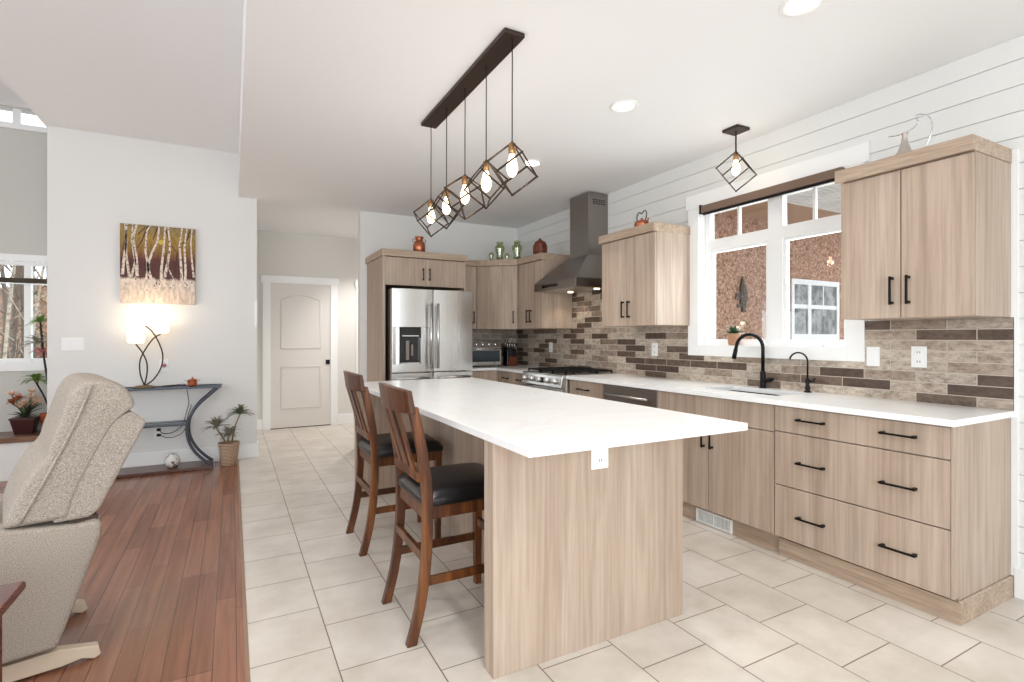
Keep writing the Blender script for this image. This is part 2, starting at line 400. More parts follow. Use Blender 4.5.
plain_window('window_5', 0, -4.08, -.7, 3.9, .45, 2.75, 3)
# baseboards
b = box(-1.485, .247, BY-.015, BY, 0, .15); bx(b, .232, .247, BY, BY+.13, 0, .15); struct('baseboard_left', b, M['trim'], bev=.004)
b = box(.1, .372, FY-.015, FY, 0, .15); bx(b, 1.357, 1.58, FY-.015, FY, 0, .15); struct('baseboard_far', b, M['trim'], bev=.004)
b = box(WX-.014, WX, -3, 1.088, 0, .15); struct('baseboard_right', b, M['trim'], bev=.004)
struct('trim_2', bx(bx(box(WX-.012, WX, 1.072, 1.086, .0, 2.195), WX-.012, WX, 1.086, 1.098, .105, .883), WX-.012, WX, 1.086, 1.0985, 1.373, 2.195), M['trim'])      # white filler strip beside cabinets
struct('trim_3', bx(box(1.30, 1.31, BY, BY+.13, 0, .15), 1.30, 1.36, BY-.014, BY, 0, .15), M['trim'])
# hall door
def hall_door():
    b = box(.364, .464, FY-.02, FY+.0, 0, 2.03); bx(b, 1.254, 1.354, FY-.02, FY, 0, 2.03)
    bx(b, .345, 1.373, FY-.028, FY, 2.03, 2.13)
    struct('trim_4', b, M['trim'], bev=.003)
    d = struct('door_1', box(.464, 1.254, FY-.005, FY+.03, .012, 2.03), M['door'])
    # two recessed panels shown by raised mouldings, upper one with arched head
    b = bm_()
    def frame(pts, w=.018):
        tube(b, [(p[0], FY-.006, p[1]) for p in pts], .009, 6, closed=True)
    x0, x1 = .60, 1.118; arc = []
    for i in range(13):
        t = i/12; arc.append((x1+(x0-x1)*t, 1.80+.07*math.sin(PI*t)))
    frame([(x0, 1.12), (x1, 1.12)]+arc)
    frame([(x0, .28), (x1, .28), (x1, .86), (x0, .86)])
    obj('panel_moulding', b, M['door'], d, smooth=True)
    obj('handle', bx(box(1.19, 1.245, FY-.012, FY-.004, .885, .95), 1.205, 1.23, FY-.02, FY-.011, .9, .935), M['black'], d)
    obj('bottom_gap', box(.464, 1.254, FY-.004, FY+.02, .001, .012), M['gap'], d)
hall_door()
b = box(1.62, 1.72, FY-.02, FY, 0, 2.03); bx(b, 1.60, 2.29, FY-.028, FY, 2.03, 2.13); struct('trim_5', b, M['trim'], bev=.003)
struct('door_2', box(1.72, 2.29, FY-.006, FY-.001, .012, 2.03), M['door'])

# ------------------------------------------------------------------ kitchen window
def kitchen_window():
    root = struct('window_1', bm_box_casing(), M['trim'], bev=.003)
    b = bm_()   # jamb liner
    x0, x1 = WX-.004, 3.52
    bx(b, x0, x1, wy0, wy0+.015, wz0, wz1); bx(b, x0, x1, wy1-.015, wy1, wz0, wz1)
    bx(b, x0, x1, wy0+.015, wy1-.015, wz0, wz0+.012); bx(b, x0, x1, wy0+.015, wy1-.015, wz1-.015, wz1)
    obj('window_sill', b, M['trim'], root)
    b = bm_()
    fx0, fx1 = 3.455, 3.51
    for y0, y1, z0, z1 in ((3.0, 3.045, 1.212, 2.325), (1.875, 1.92, 1.212, 2.325), (2.36, 2.475, 1.212, 2.325)): bx(b, fx0, fx1, y0, y1, z0, z1)
    for y0, y1 in ((1.92, 2.36), (2.475, 3.0)):
        bx(b, fx0, fx1, y0, y1, 1.212, 1.245); bx(b, fx0, fx1, y0, y1, 1.985, 2.07); bx(b, fx0, fx1, y0, y1, 2.29, 2.325)
    obj('window_frame', b, M['trim'], root, bev=.002)
    b = bm_()
    for y0, y1 in ((1.92, 2.36), (2.475, 3.0)):   # inner sashes and transom muntins
        t = .022
        bx(b, fx0+.012, fx1-.01, y0, y0+t, 1.245, 1.985); bx(b, fx0+.012, fx1-.01, y1-t, y1, 1.245, 1.985)
        bx(b, fx0+.012, fx1-.01, y0+t, y1-t, 1.245, 1.245+t*.7); bx(b, fx0+.012, fx1-.01, y0+t, y1-t, 1.985-t, 1.985)
        ym = (y0+y1)/2; bx(b, fx0+.016, fx1-.014, ym-.009, ym+.009, 2.07, 2.29)
    obj('sash', b, M['trim'], root)
    b = bm_()
    for y0, y1 in ((1.942, 2.338), (2.497, 2.978)): bx(b, 3.482, 3.486, y0, y1, 1.26, 1.963)
    for y0, y1 in ((1.92, 2.36), (2.475, 3.0)): bx(b, 3.482, 3.486, y0, y1, 2.07, 2.29)
    obj('pane', b, M['glass'], root)
    obj('crank', box(3.43, 3.456, 2.06, 2.16, 1.214, 1.228), M['white'], root)
def bm_box_casing():
    b = bm_(); x0, x1 = WX-.02, WX
    bx(b, x0, x1, 3.045, 3.155, 1.125, 2.335); bx(b, x0, x1, 1.77, 1.875, 1.125, 2.335)
    bx(b, x0, x1, 1.875, 3.045, 1.125, 1.212)
    bx(b, x0-.004, x1, 1.745, 3.175, 2.335, 2.455)
    return b
kitchen_window()
t = thing('roller_shade', 'rolled-up brown roller shade across the top of the kitchen window', 'window shade', (3.37, 2.46, 2.31))
obj('roller', box(3.335, 3.372, 1.88, 2.99, 2.278, 2.338), M['shade'], t, bev=.008)
obj('bottom_rail', box(3.345, 3.36, 1.90, 2.975, 2.26, 2.278), M['black'], t)
obj('bracket', box(3.33, 3.375, 2.99, 3.0, 2.272, 2.345), M['black'], t)

# ------------------------------------------------------------------ backsplash
b = bm_(); x0, x1 = 3.378, WX
bx(b, x0, x1, 1.0895, 1.772, .914, 1.372)
bx(b, x0, x1, 1.772, 3.153, .914, 1.127)
bx(b, x0, x1, 3.153, 3.835, .914, 1.375)
bx(b, x0, x1, 3.835, 4.862, .90, 1.95)
bx(b, x0, x1, 4.862, BY, .914, 1.375)
struct('trim_backsplash_right', b, M['stone_y'])
struct('trim_backsplash_back', box(2.32, x0, BY-.012, BY, .914, 1.375), M['stone_x'])

# ------------------------------------------------------------------ cabinet kit
def pull(parent, p, axis, ln=.13, out=(-1, 0, 0), name='handle'):
    """square bar pull: p is the centre on the face, out the outward direction"""
    p = Vector(p); out = Vector(out).normalized(); a = {'y': Vector((0, 1, 0)), 'z': Vector((0, 0, 1)), 'x': Vector((1, 0, 0))}[axis] if isinstance(axis, str) else Vector(axis).normalized()
    b = bm_()
    def bar(c, d, l2, r):
        s = d.cross(Vector((0, 0, 1)) if abs(d.z) < .9 else out).normalized(); q = d.cross(s)
        bot = [c-d*l2+s*i*r+q*j*r for i, j in ((-1, -1), (1, -1), (1, 1), (-1, 1))]; top = [v+d*2*l2 for v in bot]; hexa(b, bot, top)
    bar(p+out*.028, a, ln/2, .0045)
    for s in (-1, 1): bar(p+a*s*(ln/2-.010)+out*.014, out, .014, .0065)
    return obj(name, b, M['black'], parent)
def door_x(parent, y0, y1, z0, z1, x, hy=None, hz=None, m='oak', name='door'):
    d = obj(name, box(x, x+.019, y0+.0015, y1-.0015, z0+.0015, z1-.0015), M[m], parent, bev=.0015, seg=1)
    return d
DX = 2.792     # base door plane
UX = 2.985     # upper door plane
# base cabinets: carcass x DX+.019..3.378
def base_unit(y0, y1, label, name='base_cabinet', group=None, ctop=.884):
    t = thing(name, label, 'cabinet', ((DX+WX)/2, (y0+y1)/2, 0), 0, group)
    obj('carcass', box(DX+.021, 3.376, y0, y1, .115, ctop), M['oak'], t)
    obj('toe_kick', box(2.846, 2.862, y0, y1, .0, .115), M['oakh'], t)
    return t
t = base_unit(1.109, 1.958, 'light oak base cabinet with three wide drawers at the near end of the window counter', 'drawer_cabinet')
obj('end_panel', prism(bm_(), [(DX+.001, .119), (2.846, .119), (2.846, .0), (3.376, 0), (3.376, .884), (DX+.001, .884)], 1, 1.098, 1.109), M['oak'], t, bev=.001, seg=1)
b = prism(bm_(), [(1.098, 0), (1.098, .098), (1.094, .104), (1.087, .095), (1.087, 0)], 0, 2.832, 3.372); bx(b, 2.832, 2.8455, 1.0985, 1.958, 0, .098)
obj('base_moulding', b, M['oakh'], t)
for z0, z1, hz in ((.731, .876, .812), (.422, .728, .571), (.119, .419, .265)):
    d = door_x(t, 1.109, 1.957, z0, z1, DX, name='drawer')
    for yc in (1.31, 1.735): pull(d, (DX, yc, hz), 'y', .155)
t = base_unit(1.959, 2.911, 'light oak sink base cabinet with a false front above two doors', 'sink_cabinet', ctop=.69)
obj('false_front', box(DX, DX+.019, 1.9605, 2.9095, .7225, .876), M['oak'], t, bev=.0015, seg=1)
for y0, y1, hy in ((1.9605, 2.436, 2.404), (2.438, 2.9095, 2.472)):
    d = door_x(t, y0, y1, .119, .719, DX); pull(d, (DX, hy, .615), 'z', .155)
tg = thing('floor_register', 'white metal floor vent set into the toe kick under the sink', 'vent', (2.84, 2.43, 0))
obj('frame', bx(bx(bx(box(2.834, 2.8455, 2.29, 2.58, .004, .014), 2.834, 2.8455, 2.29, 2.58, .084, .094), 2.834, 2.8455, 2.29, 2.302, .014, .084), 2.834, 2.8455, 2.568, 2.58, .014, .084), M['white'], tg)
obj('backing', box(2.843, 2.8455, 2.3, 2.57, .01, .09), M['gap'], tg)
b = bm_()
for i in range(26): y = 2.304+i*.0102; bx(b, 2.837, 2.841, y, y+.0042, .014, .084)
bx(b, 2.836, 2.842, 2.43, 2.438, .014, .084)
obj('louvre', b, M['white'], tg)
# dishwasher
t = thing('dishwasher', 'stainless steel dishwasher built in between the oak base cabinets', 'dishwasher', (3.1, 3.23, 0))
obj('door', box(DX-.004, DX+.03, 2.914, 3.548, .12, .876), M['steeldark'], t, bev=.003)
obj('body', box(DX+.03, 3.36, 2.916, 3.546, .02, .87), M['steel'], t)
obj('toe_plate', box(2.85, 2.87, 2.914, 3.548, 0, .115), M['black'], t)
b = tube(bm_(), [(DX-.035, 2.98, .80), (DX-.035, 3.48, .80)], .009, 10)
for y in (3.0, 3.46): tube(b, [(DX-.035, y, .80), (DX-.003, y, .80)], .006, 8)
obj('handle', b, M['steel'], t, smooth=True)
t = base_unit(3.552, 4.06, 'narrow oak drawer cabinet right of the gas range', 'drawer_cabinet')
for z0, z1 in ((.731, .876), (.422, .728), (.119, .419)):
    d = door_x(t, 3.554, 4.058, z0, z1, DX, name='drawer'); pull(d, (DX, 3.83, (z0+z1)/2+.0), 'y', .17)
t = base_unit(4.83, 5.52, 'oak drawer cabinet between the range and the kitchen corner', 'drawer_cabinet')
for z0, z1 in ((.731, .876), (.422, .728), (.119, .419)):
    for y0, y1 in ((4.832, 5.17), (5.172, 5.518)):
        d = door_x(t, y0, y1, z0, z1, DX, name='drawer'); pull(d, (DX, (y0+y1)/2, (z0+z1)/2+.0), 'y', .13)
t = thing('corner_cabinet', 'oak base cabinet on the back wall beside the refrigerator', 'cabinet', (2.6, 5.86, 0))
obj('carcass', bx(box(2.325, 2.79, 5.56, 6.155, .115, .884), 2.79, 3.376, 5.52, 6.155, .115, .884), M['oak'], t)
obj('toe_kick', box(2.325, 2.85, 5.62, 5.635, 0, .115), M['oakx'], t)
d = obj('door', box(2.33, 2.788, 5.541, 5.56, .119, .876), M['oak'], t, bev=.0015, seg=1); pull(d, (2.37, 5.541, .6), 'z', .13, (0, -1, 0))

# worktops
t = obj('countertop', box(2.757, 3.378, 1.083, 2.06, .884, .914), M['quartz'])
tag(t, 'white quartz countertop along the window wall with the sink cut into it', 'countertop')
b = bmesh.new(); b.from_mesh(t.data)
bx(b, 2.757, 2.955, 2.06, 2.62, .884, .914); bx(b, 3.27, 3.378, 2.06, 2.62, .884, .914); bx(b, 2.757, 3.378, 2.62, 4.065, .884, .914)
b.to_mesh(t.data); b.free()
md = t.modifiers.new('weld', 'WELD'); md.merge_threshold = .0005
b = prism(bm_(), [(2.757, 4.825), (3.378, 4.825), (3.378, 6.158), (2.325, 6.158), (2.325, 5.52), (2.757, 5.52)], 2, .884, .914)
tag(obj('countertop', b, M['quartz'], bev=.003), 'white quartz countertop in the kitchen corner carrying the toaster oven', 'countertop')
# sink
t = thing('kitchen_sink', 'black undermount sink set into the white counter below the window', 'sink', (3.11, 2.34, .7))
b = bm_(); x0, x1, y0, y1, z0, z1, q = 2.95, 3.275, 2.055, 2.625, .70, .883, .008
bx(b, x0, x1, y0, y1, z0, z0+q); bx(b, x0, x0+q, y0, y1, z0+q, z1); bx(b, x1-q, x1, y0, y1, z0+q, z1)
bx(b, x0+q, x1-q, y0, y0+q, z0+q, z1); bx(b, x0+q, x1-q, y1-q, y1, z0+q, z1)
obj('basin', b, mat('black_granite', (16, 16, 17), .6), t); obj('drain', lathe(bm_(), [(.04, 0), (.04, .004), (.02, .004)], (3.11, 2.34, .708)), M['chrome'], t)

# faucets
t = thing('kitchen_faucet', 'tall black gooseneck kitchen faucet behind the sink', 'faucet', (3.325, 2.42, .914))
b = lathe(bm_(), [(.026, 0), (.026, .008), (.019, .012), (.019, .115), (.014, .12)], (3.325, 2.42, .914))
obj('base', b, M['black'], t, smooth=True, bev=.001)
pts = [(3.325, 2.42, 1.03), (3.325, 2.42, 1.20)]
sp = Vector((-.045, .185, 0))
for i in range(1, 13):
    a = PI*i/13; pts.append((3.325+sp.x*(1-math.cos(a))/2, 2.42+sp.y*(1-math.cos(a))/2, 1.20+.095*math.sin(a)))
pts += [(3.325+sp.x*1.02, 2.42+sp.y*1.02, 1.19)]
obj('spout', tube(bm_(), pts, .0125, 12), M['black'], t, smooth=True)
e = Vector(pts[-1]); obj('spray_head', tube(bm_(), [e, e+Vector((-.006, .014, -.075))], [.0145, .0165], 12), M['black'], t, smooth=True)
obj('lever', tube(tube(bm_(), [(3.325, 2.42, .965), (3.325, 2.36, .975)], .016, 10), [(3.325, 2.362, .975), (3.30, 2.325, .985)], [.014, .008], 8), M['black'], t, smooth=True)
t = thing('water_faucet', 'slim black filtered-water tap right of the main faucet', 'faucet', (3.32, 2.09, .914))
obj('base', lathe(bm_(), [(.022, 0), (.022, .006), (.012, .012), (.017, .03), (.010, .05), (.016, .075), (.010, .09)], (3.32, 2.09, .914)), M['black'], t, smooth=True)
pts = [(3.32, 2.09, 1.0), (3.32, 2.09, 1.115)]
for i in range(1, 12):
    a = PI*.93*i/11; pts.append((3.32-.01*(1-math.cos(a)), 2.09+.056*(1-math.cos(a)), 1.115+.058*math.sin(a)))
obj('spout', tube(bm_(), pts, .0055, 10), M['black'], t, smooth=True)
obj('lever', tube(bm_(), [(3.32, 2.09, .985), (3.315, 2.045, .99), (3.31, 2.035, 1.012)], [.008, .006, .005], 8), M['black'], t, smooth=True)

# ------------------------------------------------------------------ upper cabinets
def upper_unit(y0, y1, label, ztop=2.13, crown_sides=(True, True), white_side=False):
    t = thing('wall_cabinet', label, 'cabinet', ((UX+WX)/2, (y0+y1)/2, 1.372))
    obj('carcass', box(UX+.02, WX-.013, y0, y1, 1.374, ztop), M['oak'], t, bev=.001, seg=1)
    ym = (y0+y1)/2
    for a, c, hy in ((y0+.001, ym-.001, ym-.037), (ym+.001, y1-.001, ym+.037)):
        d = door_x(t, a, c, 1.372, ztop-.006, UX); pull(d, (UX, hy, 1.513), 'z', .145)
    b = box(UX-.02, WX-.013, y0-.006, y1+(.022 if crown_sides[1] else 0), ztop, 2.2)
    obj('crown', b, M['oakh'], t, bev=.002, seg=1)
    return t
upper_unit(1.099, 1.69, 'two-door oak wall cabinet right of the window with a silver ornament on top')
upper_unit(3.135, 3.82, 'two-door oak wall cabinet left of the window with a copper kettle on top')
t = upper_unit(4.862, 5.40, 'two-door oak wall cabinet left of the range hood beside the corner', crown_sides=(True, False))
# corner diagonal + narrow one on the back wall
t = thing('wall_cabinet', 'diagonal oak corner wall cabinet with green glass jars on top', 'cabinet', (3.0, 5.8, 1.372))
A_ = Vector((2.60, 5.74)); B_ = Vector((2.972, 5.402)); dd = (B_-A_).normalized(); nn = Vector((dd.y, -dd.x))*-1
if nn.y > 0: nn = -nn
def P3(p, z): return (p.x, p.y, z)
Ai, Bi = A_-nn*.02, B_-nn*.02
b = prism(bm_(), [tuple(Ai), tuple(Bi), (WX-.013, 5.402), (WX-.013, BY-.013), (2.60, BY-.013)], 2, 1.374, 2.13)
obj('carcass', b, M['oak'], t)
a0, a1 = A_+dd*.004, B_-dd*.004
d = obj('door', prism(bm_(), [tuple(a0), tuple(a1), tuple(a1-nn*.019), tuple(a0-nn*.019)], 2, 1.372, 2.124), M['oak'], t)
pc = B_-dd*.045; pull(d, (pc.x, pc.y, 1.513), 'z', .145, (nn.x, nn.y, 0))
Ac, Bc = A_+nn*.02, B_+nn*.02
b = prism(bm_(), [(2.60, Ac.y), tuple(Ac), tuple(Bc), (Bc.x, 5.402), (WX-.013, 5.402), (WX-.013, BY-.013), (2.60, BY-.013)], 2, 2.13, 2.2)
obj('crown', b, M['oakh'], t)
t = thing('wall_cabinet', 'narrow single-door oak wall cabinet beside the refrigerator surround', 'cabinet', (2.46, 5.9, 1.372))
obj('carcass', box(2.325, 2.599, 5.762, BY-.013, 1.374, 2.13), M['oak'], t)
d = obj('door', box(2.327, 2.597, 5.742, 5.761, 1.372, 2.124), M['oak'], t, bev=.0015, seg=1); pull(d, (2.555, 5.742, 1.513), 'z', .145, (0, -1, 0))
obj('crown', box(2.325, 2.599, 5.722, BY-.013, 2.13, 2.2), M['oakx'], t)
# refrigerator surround
t = thing('refrigerator_cabinet', 'oak surround with a tall side panel and two short doors above the refrigerator', 'cabinet', (1.85, 5.8, 0))
obj('side_panel', box(1.385, 1.41, 5.43, BY-.003, 0, 2.13), M['oak'], t, bev=.001)
obj('side_panel', box(2.302, 2.322, 5.43, BY-.003, 0, 2.13), M['oak'], t, bev=.001)
obj('carcass', box(1.41, 2.302, 5.455, BY-.003, 1.83, 2.128), M['oak'], t)
for x0, x1, hx in ((1.412, 1.855, 1.82), (1.857, 2.30, 1.892)):
    d = obj('door', box(x0, x1, 5.432, 5.452, 1.828, 2.122), M['oak'], t, bev=.0015, seg=1); pull(d, (hx, 5.432, 1.955), 'z', .13, (0, -1, 0))
obj('crown', box(1.366, 2.335, 5.405, BY-.003, 2.13, 2.2), M['oakx'], t, bev=.002, seg=1)

# ------------------------------------------------------------------ refrigerator
t = thing('refrigerator', 'stainless steel french-door refrigerator with ice and water dispenser', 'refrigerator', (1.88, 5.7, 0))
obj('body', box(1.44, 2.295, 5.352, 6.08, .03, 1.775), M['steeldark'], t, bev=.004)
def fdoor(x0, x1, z0, z1, nm='door', cut=None):
    b = bm_(); N = 10; rows = []
    for i in range(N+1):     # gently bowed front
        u = i/N; rows.append((x0+(x1-x0)*u, 5.275-.014*math.sin(PI*u)))
    pts = [(x0, 5.345)]+rows+[(x1, 5.345)]
    if cut is None: prism(b, pts, 2, z0, z1)
    else:
        prism(b, pts, 2, z0, cut[2]); prism(b, pts, 2, cut[3], z1)
        def sl(a, c):
            s = [(a, 5.345)]+[p for p in ([(a, 5.265)]+[r for r in rows if a < r[0] < c]+[(c, 5.265)])]+[(c, 5.345)]
            prism(b, s, 2, cut[2], cut[3])
        sl(x0, cut[0]); sl(cut[1], x1)
        bx(b, cut[0], cut[1], 5.33, 5.345, cut[2], cut[3])
    return obj(nm, b, M['steel'], t, bev=.003)
d = fdoor(1.437, 1.876, .912, 1.78, cut=(1.512, 1.742, 1.0, 1.38))
q = obj('dispenser', box(1.514, 1.74, 5.258, 5.29, 1.27, 1.378), M['blackgl'], d)
obj('dispenser_recess', box(1.514, 1.74, 5.315, 5.329, 1.002, 1.27), M['blackgl'], d)
obj('dispenser_tray', box(1.525, 1.73, 5.262, 5.315, 1.002, 1.012), M['steel'], d)
obj('paddle', bx(box(1.59, 1.625, 5.295, 5.312, 1.04, 1.24), 1.65, 1.67, 5.30, 5.312, 1.08, 1.2), M['steeldark'], d)
obj('control_strip', box(1.54, 1.715, 5.254, 5.258, 1.285, 1.295), M['chrome'], d)
d2 = fdoor(1.884, 2.337, .912, 1.78)
d3 = fdoor(1.437, 1.876, .50, .902, 'drawer'); d4 = fdoor(1.884, 2.337, .50, .902, 'drawer'); d5 = fdoor(1.437, 2.337, .06, .49, 'drawer')
def vbar(p, x):
    b = tube(bm_(), [(x, 5.21, .95), (x, 5.21, 1.63)], .013, 12)
    for z in (.965, 1.615): tube(b, [(x, 5.21, z), (x, 5.262, z)], .010, 8)
    obj('handle', b, M['steel'], p, smooth=True)
vbar(d, 1.838); vbar(d2, 1.914)
for p, x0, x1, z in ((d3, 1.47, 1.82, .85), (d4, 1.93, 2.28, .85), (d5, 1.50, 2.24, .43)):
    b = tube(bm_(), [(x0, 5.21, z), (x1, 5.21, z)], .012, 12)
    for x in (x0+.02, x1-.02): tube(b, [(x, 5.21, z), (x, 5.268, z)], .009, 8)
    obj('handle', b, M['steel'], p, smooth=True)

# ------------------------------------------------------------------ range and hood
t = thing('gas_range', 'stainless steel gas range with black cast-iron grates', 'range', (3.05, 4.445, 0))
ry0, ry1 = 4.07, 4.82
obj('body', box(2.76, 3.37, ry0, ry1, .05, .90), M['steel'], t, bev=.003)
obj('cooktop', box(2.72, 3.37, ry0, ry1, .90, .918), M['steel'], t, bev=.004)
obj('control_panel', prism(bm_(), [(2.70, .80), (2.76, .80), (2.76, .90), (2.72, .905)], 1, ry0, ry1), M['steel'], t, bev=.003)
obj('oven_door', box(2.715, 2.759, ry0+.01, ry1-.01, .26, .785), M['steel'], t, bev=.004)
obj('oven_window', box(2.712, 2.716, ry0+.12, ry1-.12, .36, .62), M['blackgl'], t)
obj('drawer', box(2.72, 2.759, ry0+.01, ry1-.01, .07, .25), M['steel'], t, bev=.004)
b = tube(bm_(), [(2.665, ry0+.05, .745), (2.665, ry1-.05, .745)], .012, 12)
for y in (ry0+.08, ry1-.08): tube(b, [(2.665, y, .745), (2.715, y, .745)], .009, 8)
obj('handle', b, M['steel'], t, smooth=True)
for i in range(5):
    y = ry0+.09+i*.1425
    k = lathe(bm_(), [(.026, 0), (.028, .01), (.022, .04), (.018, .042)], (0, 0, 0), 16)
    bmesh.ops.transform(k, matrix=Matrix.Translation((2.708, y, .853)) @ Matrix.Rotation(rad(-79), 4, 'Y'), verts=k.verts)
    obj('knob', k, M['steel'], t, smooth=True)
obj('display', box(2.7, 2.7035, 4.38, 4.50, .825, .88), M['blackgl'], t)
for i in range(3):
    y0 = ry0+.02+i*.24; y1 = y0+.225; b = bm_(); z0, z1 = .935, .95
    for y in (y0, (y0+y1)/2-.006, y1-.012): bx(b, 2.77, 3.33, y, y+.012, z0, z1)
    for x in (2.77, 2.9, 3.045, 3.19, 3.318): bx(b, x, x+.012, y0, y1, z0, z1+.002)
    for x in (2.77, 3.318):
        for y in (y0, y1-.012): bx(b, x, x+.012, y, y+.012, .918, z0)
    obj('grate', b, M['iron'], t)
for x in (2.9, 3.18):
    for y in (ry0+.13, ry0+.375, ry1-.13): obj('burner', lathe(bm_(), [(.05, 0), (.05, .008), (.035, .014), (.02, .015)], (x, y, .918), 20), M['iron'], t, smooth=True)
t = thing('range_hood', 'stainless steel chimney range hood on the shiplap wall above the range', 'range hood', (3.2, 4.43, 1.72))
hy0, hy1, hx = 4.08, 4.855, 2.88
obj('canopy', hexa(bm_(), [(hx, hy0, 1.848), (3.376, hy0, 1.848), (3.376, hy1, 1.848), (hx, hy1, 1.848)], [(3.12, 4.22, 2.10), (3.376, 4.22, 2.10), (3.376, 4.57, 2.10), (3.12, 4.57, 2.10)]), M['steelv'], t, bev=.002)
obj('rim', box(hx, 3.376, hy0, hy1, 1.765, 1.848), M['steelv'], t, bev=.002)
obj('control_strip', box(hx-.002, hx+.001, 4.40, 4.70, 1.79, 1.82), M['blackgl'], t)
ch = obj('chimney', box(3.14, 3.388, 4.235, 4.555, 2.10, H-.012), M['steelv'], t, bev=.001)
b = bm_()
for i in range(5):
    for j in range(3): x = 3.2+i*.032; bx(b, x, x+.022, 4.233, 4.236, 2.62+j*.02, 2.63+j*.02)
obj('vent_slot', b, M['black'], ch)
obj('filter', box(hx+.03, 3.36, hy0+.03, hy1-.03, 1.762, 1.766), M['steel'], t)
for y in (4.2, 4.66): obj('hood_lamp', lathe(bm_(), [(.028, -.003), (.028, 0)], (3.22, y, 1.761), 16), M['hoodlens'], t)
def spot(name, loc, power, angle, col=(1, .9, .76), r=.03, blend=.6):
    d = bpy.data.lights.new(name, 'SPOT'); d.energy = power; d.color = col; d.spot_size = rad(angle); d.spot_blend = blend; d.shadow_soft_size = r
    o = bpy.data.objects.new(name, d); C.objects.link(o); o.location = loc; return o
def point(name, loc, power, col=(1, .94, .86), r=.03):
    d = bpy.data.lights.new(name, 'POINT'); d.energy = power; d.color = col; d.shadow_soft_size = r
    o = bpy.data.objects.new(name, d); C.objects.link(o); o.location = loc; return o
for y in (4.2, 4.66): spot('hood_light', (3.22, y, 1.75), 4, 120)

# ------------------------------------------------------------------ island
t = thing('kitchen_island', 'light oak island with a full-height end panel and seating recess on its left', 'kitchen island', (1.35, 2.9, 0))
obj('end_panel', box(.855, 1.826, 1.739, 1.82, 0, .883), M['oak'], t, bev=.0015, seg=1)
obj('end_panel', box(.855, 1.826, 4.20, 4.238, 0, .883), M['oak'], t, bev=.0015, seg=1)
obj('body', box(1.245, 1.81, 1.82, 4.20, 0, .883), M['oak'], t)
b = bm_()
for i in range(4): y = 1.825+i*.594; bx(b, 1.812, 1.83, y, y+.588, .12, .874)
obj('door', b, M['oak'], t)
tag(obj('island_countertop', box(.843, 1.906, 1.457, 4.293, .8835, .914), M['quartz'], bev=.003), 'long white quartz slab on top of the kitchen island', 'countertop')

